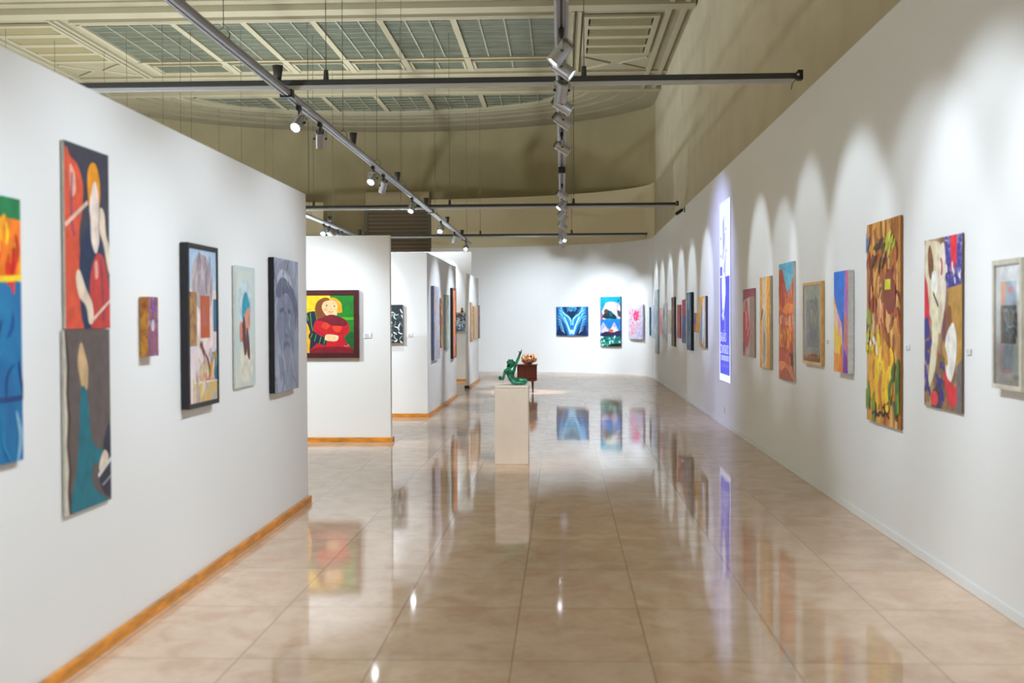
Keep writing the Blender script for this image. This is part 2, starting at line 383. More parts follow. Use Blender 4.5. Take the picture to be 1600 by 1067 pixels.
# shutter in the apse opening
sy = DY + DB - .16
p0 = ony(574, 327, sy); p1 = ony(669, 300, sy)
r = empty('roller_shutter', ((p0.x + p1.x)/2, sy, 0)); tag(r, 'grey brown slatted roller shutter in the far apse opening', 'shutter')
SH = mat('taupe_shutter_slat', (112, 98, 82), .6); SHL = mat('pale_shutter_edge', (168, 156, 132), .6)
W2 = (p1.x - p0.x)/2; ztop = p0.z; mb = MB(); k = 0; z = 0
while z < ztop - .02:
    z1 = min(z + .12, ztop); mb.extr_y
    mb.box(-W2, W2, -.03, .03, z, z1 - .022, SH); mb.box(-W2, W2, -.035, .02, z1 - .022, z1 - .004, SHL); z += .12
mb.build('curtain', r)
mb = MB(); mb.box(-W2 - .04, W2 + .04, -.12, .12, ztop, p1.z, mat('shutter_box_paint', (186, 172, 140), .8)); mb.build('shutter_box', r)
for sx in (-1, 1):
    mb = MB(); mb.box(sx*(W2 + .03) - .05, sx*(W2 + .03) + .05, -.08, .1, 0, ztop, mat('shutter_guide_grey', (120, 118, 108), .6)); mb.build('guide_rail', r)

# ------------------------------------------------------------------ partitions
PH = 2.63
def partition(label, x0, x1, y0, y1, h, near_end_dark=False):
    cx, cy = (x0 + x1)/2, (y0 + y1)/2
    r = empty('display_partition', (cx, cy, 0)); tag(r, label, 'partition wall')
    mb = MB(); mb.box(x0 - cx, x1 - cx, y0 - cy, y1 - cy, .01, h, WHITE_P); mb.build('panel', r, bevel=.004)
    e = .025; g = .002; mb = MB()
    mb.box(x0 - e - cx, x1 + e - cx, y0 - e - cy, y0 - g - cy, 0, .058, OAK); mb.box(x0 - e - cx, x1 + e - cx, y1 + g - cy, y1 + e - cy, 0, .058, OAK)
    mb.box(x0 - e - cx, x0 - g - cx, y0 - cy, y1 - cy, 0, .058, OAK); mb.box(x1 + g - cx, x1 + e - cx, y0 - cy, y1 - cy, 0, .058, OAK)
    mb.build('wooden_skirting', r, bevel=.003)
    if near_end_dark:
        mb = MB(); mb.box(x0 - e - .004 - cx, x1 + e + .004 - cx, y0 - e - .012 - cy, y0 - e - .001 - cy, 0, .066, mat('dark_end_cap', (40, 26, 18), .5)); o = mb.build('end_cap', r); o['label'] = 'dark brown end cap'
    return r
partition('long white partition in the left foreground with oak skirting', -2.30, -2.175, -3.2, 9.72, 2.625)
partition('white partition carrying the framed woman in red', -5.2, -2.19, 14.58, 14.68, 2.63)
partition('deep white partition block with pictures on two faces', -4.9, -2.155, 18.3, 23.3, 2.63)
partition('tallest white partition at the back with the blue collage', -4.9, -2.28, 28.95, 29.05, 3.27)
partition('narrow white partition furthest down the left side', -2.19, -2.14, 25.97, 29.3, 2.6, True)

# ------------------------------------------------------------------ art
def PAINT(c, v=.10, s=14): return mat('paint', tuple(c), .5, var=v, scale=s)
def smooth(pts, closed=True, n=5):
    out = []; N = len(pts); R = range(N if closed else N - 1)
    for i in R:
        g = (lambda k: pts[k % N]) if closed else (lambda k: pts[max(0, min(N - 1, k))])
        p0, p1, p2, p3 = g(i - 1), g(i), g(i + 1), g(i + 2)
        for k in range(n):
            t = k/n
            out.append(tuple(.5*((2*b) + (-a + c)*t + (2*a - 5*b + 4*c - d)*t*t + (-a + 3*b - 3*c + d)*t**3) for a, b, c, d in zip(p0, p1, p2, p3)))
    if not closed: out.append(tuple(pts[-1]))
    return out
def clip(pts, x0, y0, x1, y1):
    for ax, lim, sg in ((0, x0, 1), (0, x1, -1), (1, y0, 1), (1, y1, -1)):
        out = []
        for i in range(len(pts)):
            a, b = pts[i - 1], pts[i]; ia = sg*(a[ax] - lim) >= 0; ib = sg*(b[ax] - lim) >= 0
            if ia != ib:
                t = (lim - a[ax])/(b[ax] - a[ax]); out.append((a[0] + (b[0] - a[0])*t, a[1] + (b[1] - a[1])*t))
            if ib: out.append(b)
        pts = out
        if len(pts) < 3: return []
    return pts
class Art:
    """flat painted shapes on a canvas; coordinates run 0..100 from the lower left"""
    def __init__(s, w, h, z): s.w, s.h, s.z, s.mb, s.k = w, h, z, MB(), 0
    def P(s, pts, m):
        pts = clip([tuple(p) for p in pts], 0, 0, 100, 100)
        if len(pts) < 3: return
        if not hasattr(m, 'node_tree'): m = PAINT(m)
        s.k += 1; z = s.z + s.k*.00004
        # even winding so every shape faces the room
        A = sum(pts[i - 1][0]*pts[i][1] - pts[i][0]*pts[i - 1][1] for i in range(len(pts)))
        if A < 0: pts = pts[::-1]
        s.mb.poly([((x/100 - .5)*s.w, y/100*s.h, z) for x, y in pts], m)
    def R(s, x0, y0, x1, y1, m): s.P([(x0, y0), (x1, y0), (x1, y1), (x0, y1)], m)
    def C(s, pts, m, n=5): s.P(smooth(pts, True, n), m)
    def E(s, cx, cy, rx, ry, m, rot=0, n=28):
        a = math.radians(rot); q = []
        for i in range(n):
            t = 2*math.pi*i/n; x, y = rx*math.cos(t), ry*math.sin(t)
            q.append((cx + x*math.cos(a) - y*math.sin(a), cy + x*math.sin(a) + y*math.cos(a)))
        s.P(q, m)
    def S(s, pts, wd, m, sm=True, taper=False):
        """stroke; width in units of canvas width"""
        asp = s.w/s.h
        q = smooth(pts, False, 4) if sm and len(pts) > 2 else list(pts)
        q = [Vector((x, y/asp)) for x, y in q]; L = []; Rr = []
        for i, p in enumerate(q):
            d = (q[min(i + 1, len(q) - 1)] - q[max(i - 1, 0)])
            if d.length < 1e-6: continue
            d.normalize(); n = Vector((-d.y, d.x)); ww = wd/2
            if taper: ww *= .25 + .75*math.sin(math.pi*(.08 + .84*i/(len(q) - 1)))
            L.append(p + n*ww); Rr.append(p - n*ww)
        if not hasattr(m, 'node_tree'): m = PAINT(m)
        s.k += 1; z = s.z + s.k*.00004
        for i in range(len(L) - 1):
            pts4 = clip([(a.x, a.y*asp) for a in (Rr[i], Rr[i + 1], L[i + 1], L[i])], 0, 0, 100, 100)
            if len(pts4) >= 3: s.mb.poly([((x/100 - .5)*s.w, y/100*s.h, z) for x, y in pts4], m)
    def rs(s, n, seed, cols, ln=(8, 20), wd=(2, 5), ang=(0, 180), box=(0, 0, 100, 100), curve=.25):
        rnd = random.Random(seed); asp = s.w/s.h
        for _ in range(n):
            x = rnd.uniform(box[0], box[2]); y = rnd.uniform(box[1], box[3]); l = rnd.uniform(*ln); a = math.radians(rnd.uniform(*ang))
            c = rnd.uniform(-curve, curve)*l; dx, dy = math.cos(a)*l, math.sin(a)*l*asp
            s.S([(x - dx/2, y - dy/2), (x - math.sin(a)*c, y + math.cos(a)*c*asp), (x + dx/2, y + dy/2)], rnd.uniform(*wd), rnd.choice(cols), True, True)
def picture(name, label, cat, base, zrot, w, h, t, art=None, side=(225, 222, 215), bg=(230, 228, 222), frame=None, group=None, coat=0):
    """base: lower middle point on the wall side; local x right, y up, z towards the room"""
    rot = (math.pi/2, 0, zrot)
    BG = bg if hasattr(bg, 'node_tree') else PAINT(bg)
    S = side if hasattr(side, 'node_tree') else mat('canvas_edge', tuple(side), .7, var=.05, scale=30)
    if frame is None:
        A = Art(w, h, t); mb = A.mb
        vs = [(-w/2, 0, 0), (w/2, 0, 0), (w/2, h, 0), (-w/2, h, 0), (-w/2, 0, t), (w/2, 0, t), (w/2, h, t), (-w/2, h, t)]
        mb.faces(vs, [(0, 3, 2, 1), (0, 1, 5, 4), (1, 2, 6, 5), (2, 3, 7, 6), (3, 0, 4, 7)], S)
        mb.faces(vs[4:], [(0, 1, 2, 3)], BG)
        if art: art(A)
        o = A.mb.build(name, None, base, rot); return tag(o, label, cat, group)
    fw, fc, depth = frame[:3]; rec = frame[3] if len(frame) > 3 else .006
    r = empty(name, base, rot); tag(r, label, cat, group)
    FM = mat('frame_finish', tuple(fc), .4, var=.08, scale=12)
    mb = MB(); t1 = depth; g = .0
    for a in ((-w/2, w/2, 0, fw), (-w/2, w/2, h - fw, h), (-w/2, -w/2 + fw, fw, h - fw), (w/2 - fw, w/2, fw, h - fw)): mb.box(a[0], a[1], a[2], a[3], 0, t1, FM)
    mb.build('frame', r, bevel=.0)
    iw, ih = w - 2*fw - .001, h - 2*fw - .001
    A = Art(iw, ih, depth - rec); mb = A.mb
    mb.box(-iw/2, iw/2, 0, ih, .002, depth - rec, BG)
    if art: art(A)
    A.mb.build('canvas' if len(frame) < 5 else 'mounted_print', r, (0, fw, 0))
    if len(frame) > 4:
        mb = MB(); G = bpy.data.materials.get('picture_glass')
        if not G:
            G = bpy.data.materials.new('picture_glass'); G.use_nodes = True; gn = G.node_tree.nodes; gl = G.node_tree.links
            tr = gn.new('ShaderNodeBsdfTransparent'); gg = gn.new('ShaderNodeBsdfGlossy'); gg.inputs['Roughness'].default_value = .01; fr = gn.new('ShaderNodeFresnel'); fr.inputs['IOR'].default_value = 1.45
            mxs = gn.new('ShaderNodeMixShader'); gl.new(fr.outputs[0], mxs.inputs[0]); gl.new(tr.outputs[0], mxs.inputs[1]); gl.new(gg.outputs[0], mxs.inputs[2]); gl.new(mxs.outputs[0], gn['Material Output'].inputs[0])
        mb.poly([(-iw/2, 0, 0), (iw/2, 0, 0), (iw/2, ih, 0), (-iw/2, ih, 0)], G); mb.build('glass', r, (0, fw, depth - .0005))
    return r

GAP = .006
def right_pic(x0, x1, yt, yb, t, label, art=None, cat='painting', name='painting', **k):
    """x0 far edge, x1 near edge of the front face, yt / yb at the near edge"""
    X = 2.32
    for _ in range(4): X = wall_x(onx((x0 + x1)/2, 500, X).y) - t - GAP
    a = onx(x0, (yt + yb)/2, X); b = onx(x1, yt, X); c = onx(x1, yb, X)
    wd = a.y - b.y; h = b.z - c.z
    return picture(name, label, cat, (X + t, (a.y + b.y)/2, c.z), -math.pi/2, wd, h, t, art, **k)
def left_pic(xw, x0, x1, yt, yb, t, label, art=None, cat='painting', name='painting', **k):
    """on a face looking to +x; x0 near edge, x1 far edge; yt / yb at the near edge"""
    X = xw + t + GAP; a = onx(x0, yt, X); c = onx(x0, yb, X); b = onx(x1, yt, X)
    return picture(name, label, cat, (xw + GAP, (a.y + b.y)/2, c.z), math.pi/2, b.y - a.y, a.z - c.z, t, art, **k)
def front_pic(Yw, x0, x1, yt, yb, t, label, art=None, cat='painting', name='painting', **k):
    Y = Yw - t - GAP; a = ony(x0, yb, Y); b = ony(x1, yt, Y)
    return picture(name, label, cat, ((a.x + b.x)/2, Yw - GAP, a.z), 0, b.x - a.x, b.z - a.z, t, art, **k)
def far_pic(x0, x1, yt, yb, t, label, art=None, cat='painting', name='painting', **k):
    def hit(x, y):
        r = ray(x, y); a, b = EA - t - .03, EB - t - .03
        A = (r[0]/a)**2 + (r[1]/b)**2; B = 2*(r[0]*(-CX)/a**2 + r[1]*(-EY)/b**2); Cc = (CX/a)**2 + (EY/b)**2 - 1
        s = (-B + math.sqrt(B*B - 4*A*Cc))/(2*A); return Vector((r[0]*s, r[1]*s, EYE + r[2]*s))
    a = hit(x0, yb); b = hit(x1, yb); T = hit(x0, yt); T2 = hit(x1, yt)
    d = Vector((b.x - a.x, b.y - a.y)); ang = math.atan2(d.y, d.x); n = Vector((-math.sin(ang), math.cos(ang)))
    m = (a + b)/2
    return picture(name, label, cat, (m.x + n.x*t, m.y + n.y*t, m.z), ang, d.length, (T.z + T2.z)/2 - m.z, t, art, **k)

# --- foreground partition, from the camera outwards
LX = -2.175
def a_flames(A):
    A.R(0, 92, 100, 100, (20, 120, 70)); A.R(0, 69, 100, 92, (236, 120, 20)); A.R(0, 0, 100, 68.5, ramp_mat('sea_paint', [(.3, (10, 84, 150)), (.55, (16, 120, 170)), (.75, (80, 150, 190))], 3, stretch=(1, .5, 1)))
    A.rs(46, 4, [(250, 210, 30), (225, 50, 20), (250, 160, 20), (255, 225, 180), (200, 30, 20)], (10, 30), (3, 7), (70, 110), (0, 71, 100, 91))
    A.S([(0, 69), (30, 70.5), (60, 68.8), (100, 70)], 4, (250, 205, 30)); A.R(0, 23, 100, 25, (14, 60, 120))
    A.rs(22, 5, [(40, 140, 190), (10, 70, 140), (120, 170, 205), (8, 60, 120)], (10, 40), (2, 6), (60, 120), (0, 2, 100, 66))
left_pic(LX, -95, 31, 284, 752, .02, 'blue sea painting with a fiery orange band, cut by the left edge', a_flames, side=(30, 90, 140))
def a_cello(A):
    A.R(0, 0, 100, 100, (60, 60, 74))
    A.C([(0, 0), (38, 0), (36, 30), (30, 50), (38, 66), (40, 78), (30, 88), (14, 92), (0, 90)], (216, 84, 56))
    A.C([(12, 88), (22, 84), (24, 74), (14, 72)], (236, 170, 150)); A.S([(16, 84), (14, 60), (20, 50)], 3, (110, 60, 110))
    A.C([(34, 46), (48, 56), (62, 58), (80, 50), (96, 30), (100, 0), (40, 0), (30, 30)], (30, 52, 84))
    A.C([(50, 84), (58, 92), (70, 92), (78, 84), (78, 72), (70, 66), (54, 68)], (232, 150, 30))
    A.C([(62, 80), (70, 82), (76, 70), (74, 58), (76, 50), (68, 42), (58, 48), (56, 60), (54, 68)], (236, 214, 204))
    A.C([(78, 68), (88, 66), (92, 54), (100, 46), (100, 32), (94, 36), (86, 48), (76, 56)], (226, 206, 184))
    A.C([(56, 0), (52, 16), (56, 32), (70, 42), (86, 40), (96, 28), (100, 14), (98, 0)], (196, 64, 60))
    A.C([(64, 36), (70, 38), (72, 30), (66, 28)], (228, 160, 150)); A.S([(78, 40), (82, 20), (84, 4)], 3, (110, 50, 80))
    A.C([(22, 28), (30, 32), (44, 22), (58, 14), (60, 4), (50, 3), (44, 12), (28, 18)], (226, 206, 184))
    A.S([(0, 55), (50, 70)], 4, (224, 190, 170), False); A.S([(56, 4), (100, 16)], 3, (226, 200, 180), False)
def a_teal(A):
    A.R(0, 0, 100, 100, (96, 86, 84)); A.P([(0, 0), (16, 0), (10, 12), (13, 24), (8, 38), (12, 52), (8, 66), (11, 80), (4, 100), (0, 100)], (70, 52, 48)); A.P([(0, 0), (7, 0), (4, 12), (7, 24), (3, 38), (6, 52), (3, 66), (5, 80), (1, 100), (0, 100)], (206, 198, 184))
    A.C([(30, 88), (36, 93), (44, 86), (50, 78), (48, 68), (44, 66), (36, 68), (32, 74), (28, 80)], (206, 172, 130))
    A.C([(34, 67), (46, 66), (52, 50), (56, 38), (70, 32), (82, 30), (80, 22), (60, 24), (58, 12), (80, 4), (90, 0), (14, 0), (24, 24), (30, 46)], (16, 110, 128))
    A.C([(100, 44), (84, 36), (80, 26), (70, 20), (78, 8), (100, 4)], (44, 48, 66)); A.C([(72, 22), (84, 30), (94, 26), (88, 20), (76, 17)], (222, 204, 184))
    A.S([(70, 16), (100, 24)], 4, (214, 214, 216), False); A.S([(80, 10), (100, 14)], 2, (150, 156, 170), False)
_y = 514.
left_pic(LX, 99.5, 168.8, 218, 514, .012, 'unframed painting of a red-haired cellist beside a red cello', a_cello, side=(210, 205, 196))
left_pic(LX, 99.5, 171, 515.5, 809, .012, 'unframed painting of a pianist in a teal dress, under the cellist', a_teal, side=(210, 205, 196))
left_pic(LX, 230.5, 246.8, 463.5, 557, .042, 'small thick purple and ochre canvas on the left partition', lambda A: (A.rs(60, 9, [(150, 90, 150), (190, 130, 60), (90, 60, 140), (200, 170, 180), (160, 80, 70)], (10, 30), (4, 9), (60, 120)), A.E(45, 52, 16, 10, (196, 190, 214)), A.E(50, 80, 14, 8, (120, 80, 170))),
         side=ramp_mat('ochre_canvas_edge', [(.35, (150, 80, 30)), (.6, (210, 150, 50))], 18), bg=(130, 84, 110))
def a_studio(A):
    A.R(0, 0, 100, 100, ramp_mat('pale_pastel_ground', [(.3, (196, 200, 224)), (.5, (226, 206, 208)), (.7, (232, 224, 220))], 5))
    A.R(0, 74, 100, 100, ramp_mat('pale_sky_paint', [(.3, (150, 178, 214)), (.7, (190, 214, 230))], 5))
    A.C([(12, 60), (10, 82), (24, 94), (50, 97), (74, 92), (86, 80), (80, 64), (50, 56), (28, 58)], ramp_mat('grey_hair_paint', [(.3, (150, 140, 150)), (.7, (206, 190, 190))], 14, stretch=(3, .6, 1)))
    A.C([(44, 60), (56, 66), (76, 62), (86, 50), (84, 36), (50, 30), (30, 40), (22, 62)], (228, 208, 206))
    A.rs(30, 12, [(170, 156, 166), (200, 186, 190), (140, 130, 150)], (14, 30), (2, 5), (70, 110), (26, 74, 80, 94))
    A.R(-2, 37, 27, 72, ramp_mat('weathered_ochre', [(.3, (120, 70, 60)), (.6, (180, 140, 80))], 12)); A.R(40, 42, 74, 70, ramp_mat('rust_orange', [(.35, (200, 84, 40)), (.6, (180, 100, 60)), (.75, (190, 110, 180))], 9))
    A.R(88, 46, 101, 68, (60, 110, 140)); A.S([(38, 39), (52, 32), (66, 26), (76, 16)], 7, (120, 70, 60)); A.S([(46, 40), (48, 33)], 3, (130, 90, 80))
    A.C([(70, 14), (80, 30), (96, 32), (101, 26), (101, 10), (80, 12)], (180, 140, 30)); A.C([(84, 8), (92, 26), (101, 26), (101, 4)], (40, 110, 130))
    A.C([(30, 16), (40, 19), (66, 18), (76, 13), (60, 12)], (200, 120, 130)); A.R(14, 0, 100, 12.5, ramp_mat('gold_pastel', [(.3, (200, 150, 120)), (.5, (210, 180, 110)), (.7, (160, 170, 180))], 10)); A.S([(14, 12.8), (100, 12.8)], 1.4, (240, 236, 230), False)
    A.rs(24, 13, [(230, 190, 170), (220, 210, 140), (190, 150, 170), (130, 170, 170)], (10, 26), (3, 7), (60, 120), (16, 0, 98, 34))
left_pic(LX, 293, 340.5, 378, 641, .043, 'black box-framed painting of a pale figure with pictures and a statue', a_studio, frame=(.028, (26, 26, 34), .043), name='framed_painting')
def a_hat(A):
    A.R(0, 0, 100, 100, ramp_mat('pale_grey_green', [(.3, (176, 196, 200)), (.55, (200, 208, 200)), (.75, (222, 214, 196))], 3)); A.E(55, 20, 36, 18, (212, 208, 192)); A.E(50, 70, 34, 20, (186, 202, 208))
    A.C([(34, 58), (38, 72), (54, 79), (68, 72), (72, 64), (62, 60), (44, 56)], (20, 150, 172)); A.C([(46, 60), (70, 66), (74, 54), (66, 46), (48, 48)], (206, 140, 122))
    A.C([(36, 54), (46, 58), (52, 46), (56, 30), (46, 26), (38, 36), (30, 44)], (92, 50, 50)); A.C([(54, 48), (64, 46), (72, 30), (70, 22), (58, 28)], (96, 60, 60)); A.C([(22, 50), (32, 54), (36, 40), (24, 38)], (206, 130, 110))
left_pic(LX, 366, 397.9, 413.8, 607.6, .012, 'pale painting of a girl in a teal hat', a_hat, side=(214, 214, 208))
def a_grey(A):
    A.R(0, 0, 100, 100, ramp_mat('blue_grey_wash', [(.3, (120, 128, 152)), (.5, (150, 156, 178)), (.7, (176, 182, 200))], 4, stretch=(2, .7, 1)))
    A.C([(0, 78), (10, 92), (40, 99), (66, 92), (80, 82), (84, 74), (40, 84)], (138, 142, 160)); A.C([(12, 84), (30, 92), (60, 88), (76, 78), (66, 78), (40, 84), (18, 76)], (184, 190, 204))
    A.C([(6, 76), (30, 86), (70, 80), (96, 66), (98, 52), (84, 46), (80, 62), (50, 74), (16, 70)], (92, 98, 124)); A.C([(12, 68), (50, 73), (80, 62), (78, 40), (60, 22), (40, 20), (20, 36), (10, 52)], (122, 128, 152))
    A.S([(20, 60), (34, 62), (40, 59)], 4, (78, 84, 110)); A.S([(54, 61), (66, 60)], 4, (78, 84, 110)); A.S([(46, 60), (40, 44), (52, 42)], 4, (96, 102, 130)); A.S([(36, 34), (50, 36), (62, 34)], 4, (90, 96, 122))
    A.C([(30, 30), (60, 30), (70, 14), (56, 2), (40, 4), (28, 16)], (136, 142, 162)); A.rs(40, 3, [(110, 116, 140), (164, 170, 190), (92, 98, 122), (150, 156, 178)], (14, 34), (1.5, 4), (60, 120)); 
left_pic(LX, 428, 465.3, 401.5, 615.5, .04, 'blue-grey painted portrait with thick black sides near the partition end', a_grey, side=(22, 20, 28), bg=(140, 146, 168))

# --- the woman in red on the second partition
def a_woman(A):
    Yl, Gr = (236, 186, 20), (14, 122, 30)
    A.R(0, 0, 100, 100, Yl); A.R(51, 0, 100, 100, Gr); A.R(72, 57, 100, 62, (70, 170, 30)); A.C([(78, 0), (84, 30), (100, 34), (101, -2)], (10, 90, 34))
    A.C([(0, 0), (0, 48), (8, 36), (10, 16), (8, 0)], (224, 160, 20))
    ND = (18, 30, 52); A.C([(2, 68), (12, 72), (24, 71), (34, 62), (36, 40), (18, 4), (8, 0), (10, 30), (6, 46), (1, 56)], ND)
    for q in ([(10, 70), (12, 50), (16, 34)], [(20, 71), (24, 56), (26, 40)], [(3, 66), (6, 56)]): A.S(q, 1.6, (70, 150, 50))
    A.C([(24, 60), (20, 78), (26, 90), (40, 96), (52, 93), (56, 86), (50, 64), (40, 58)], (120, 62, 20)); A.C([(50, 94), (62, 95), (74, 86), (76, 74), (76, 70), (64, 70), (54, 78)], (232, 160, 20))
    A.C([(34, 78), (38, 88), (50, 91), (62, 90), (66, 82), (66, 74), (64, 64), (52, 63), (42, 66)], (240, 190, 140))
    A.E(44, 82.5, 1.6, 1.4, (60, 80, 80)); A.E(60, 81, 1.6, 1.4, (60, 80, 80)); A.S([(52, 82), (53, 76), (51, 75)], .9, (206, 140, 100)); A.S([(48, 72), (53, 70.5), (58, 72)], 1.1, (190, 80, 70)); A.E(42, 75, 3, 2.2, (236, 160, 120))
    A.C([(22, 56), (34, 60), (50, 66), (66, 64), (82, 58), (90, 48), (90, 36), (80, 26), (92, 10), (98, 0), (12, 0), (24, 18), (20, 30), (16, 44)], (190, 8, 34))
    A.C([(24, 57), (50, 66), (66, 64), (84, 56), (84, 48), (70, 46), (54, 48), (40, 54)], (110, 8, 34)); A.E(41, 47, 8, 6, (222, 60, 20)); A.C([(56, 46), (74, 46), (72, 38), (62, 37)], (226, 60, 20))
    A.C([(14, 0), (18, 8), (50, 11), (90, 9), (100, 0)], (120, 6, 30)); A.S([(24, 38), (40, 30), (56, 31), (76, 34)], 2, (140, 4, 26))
    A.C([(10, 36), (16, 38), (30, 30), (42, 26), (42, 14), (32, 15), (14, 20), (6, 28)], ND)
    for q in ([(14, 34), (10, 26)], [(22, 32), (18, 20)], [(32, 28), (28, 16)], [(40, 26), (38, 15)]): A.S(q, 1.6, (70, 150, 50), False)
    A.C([(40, 24), (44, 32), (66, 30), (67, 23), (60, 20), (46, 21)], (244, 200, 150))
    for y in (23.5, 26): A.S([(56, y), (66, y)], .5, (206, 140, 100), False)
    A.S([(80, 13), (84, 11), (88, 14), (90, 12)], .8, (230, 190, 180))
front_pic(14.58, 470, 560, 453, 559.3, .04, 'dark-framed painting of a round woman in red with striped sleeve', a_woman, name='framed_painting', frame=(.063, (70, 22, 30), .04, .008), bg=(236, 186, 20))
def label_card(label, mk, *a):
    return mk(*a, .004, label, lambda A: [A.R(12, y, 70, y + 9, (150, 152, 168)) for y in (60, 38, 18)], 'label', 'wall_label', side=(236, 236, 240), bg=(238, 238, 242))
label_card('small white caption card right of the woman in red', front_pic, 14.58, 568, 580, 519, 528)
def a_worms(A):
    rnd = random.Random(8)
    A.rs(16, 21, [(46, 58, 64), (60, 70, 76)], (12, 22), (5, 8))
    for k in range(46):
        x = 8 + (k % 6)*17 + rnd.uniform(-5, 5); y = 4 + (k//6)*12.5 + rnd.uniform(-4, 4); a = rnd.choice((20, 60, 110, 150, 80)) + rnd.uniform(-15, 15); l = rnd.uniform(13, 22)
        A.rs(1, k, [(196, 214, 220), (140, 170, 166), (214, 222, 228), (90, 116, 118)], (l, l), (3.6, 5.2), (a, a), (x, y, x, y), .3)
front_pic(18.3, 583, 629, 476, 536, .05, 'small black canvas with white worm-like strokes', a_worms, bg=(26, 32, 38), side=(170, 168, 170))
label_card('tiny white caption card beside the worm-stroke canvas', front_pic, 18.3, 637, 644, 520, 526)
# --- side face of the partition block
BX = -2.155
left_pic(BX, 678, 687, 446.5, 563, .045, 'tall blue-edged canvas with peach streaks, first on the block side', lambda A: (A.rs(50, 31, [(226, 180, 150), (170, 190, 216), (216, 150, 130), (150, 170, 206), (232, 214, 206)], (14, 40), (5, 10), (75, 105))), side=(108, 132, 176), bg=(190, 190, 206))
left_pic(BX, 688.5, 693, 466, 544, .05, 'narrow canvas in olive, yellow and magenta on the block side', lambda A: (A.rs(46, 32, [(200, 180, 30), (190, 60, 90), (110, 70, 40), (90, 120, 40), (214, 140, 40)], (14, 34), (8, 16))), side=(110, 84, 70), bg=(120, 96, 50))
left_pic(BX, 696.4, 702, 460, 547, .03, 'pale mint green canvas on the block side', lambda A: (A.rs(46, 33, [(170, 206, 190), (206, 222, 206), (140, 180, 190), (210, 210, 180), (180, 190, 200)], (14, 34), (6, 14))), side=(180, 190, 180), bg=(184, 204, 192))
def a_orange(A): A.rs(60, 34, [(240, 140, 60), (226, 100, 50), (244, 170, 90), (226, 90, 100)], (14, 40), (8, 16), (70, 110)); A.E(60, 25, 22, 5, (240, 120, 150))
left_pic(BX, 707.6, 712.8, 449.8, 560.5, .05, 'black-framed glowing orange canvas, last on the block side', a_orange, name='framed_painting', frame=(.03, (16, 14, 16), .05, .01), bg=(236, 130, 60))
# --- collage on the tall partition
def a_col(A):
    A.R(0, 0, 100, 100, (206, 204, 204)); A.R(0, 76, 24, 92, (40, 34, 34)); A.rs(60, 41, [(40, 70, 110), (60, 130, 180), (90, 90, 110), (30, 34, 46), (200, 206, 214), (20, 110, 160)], (14, 40), (5, 12))
    A.S([(14, 14), (40, 46), (52, 40), (60, 12)], 7, (20, 130, 180)); A.S([(60, 14), (84, 22)], 6, (30, 150, 190))
r = front_pic(28.95, 709, 730.8, 490, 517.6, .06, 'blue and white collage on the tall back partition', a_col, side=(200, 160, 110))
sh = MB(); p = ony(720.5, 489.3, 28.86)
sh.box(-.18, .18, -.09, 0, 0, .02, OAK); o = sh.build('wall_shelf', None, (p.x, 28.945, p.z)); tag(o, 'thin wooden ledge directly above the blue collage', 'shelf')
fg = MB(); fg.lathe([(0, 0), (.035, 0), (.04, .03), (.026, .05), (.02, .075), (.028, .09), (.018, .115), (0, .12)], mat('dark_bronze', (70, 66, 50), .45, .5), 14)
tag(fg.build('figurine', None, (p.x + .02, 28.90, p.z + .0205)), 'tiny dark figurine standing on the wooden ledge', 'figurine')
# --- narrow far partition
NX = -2.14
left_pic(NX, 736.3, 738.3, 472, 534, .03, 'tall thin peach canvas, nearest on the narrow far partition', lambda A: A.rs(30, 51, [(226, 170, 120), (200, 120, 90), (236, 214, 190), (90, 60, 50)], (20, 50), (10, 20)), side=(200, 150, 110), bg=(222, 170, 130))
left_pic(NX, 740.8, 746.7, 478, 530, .03, 'tan striped canvas in the middle of the narrow far partition', lambda A: [A.R(x, 0, x + 12, 100, c) for x, c in ((0, (170, 130, 84)), (20, (206, 170, 120)), (44, (176, 150, 110)), (70, (214, 186, 140)))], side=(180, 146, 96), bg=(190, 156, 110))
left_pic(NX, 747.4, 749.9, 477, 529, .03, 'dark brown and magenta canvas at the end of the narrow partition', lambda A: (A.rs(26, 52, [(70, 50, 50), (120, 84, 50), (150, 110, 70)], (20, 50), (8, 20)), A.E(50, 76, 40, 9, (220, 50, 100))), side=(80, 60, 50), bg=(110, 80, 56))

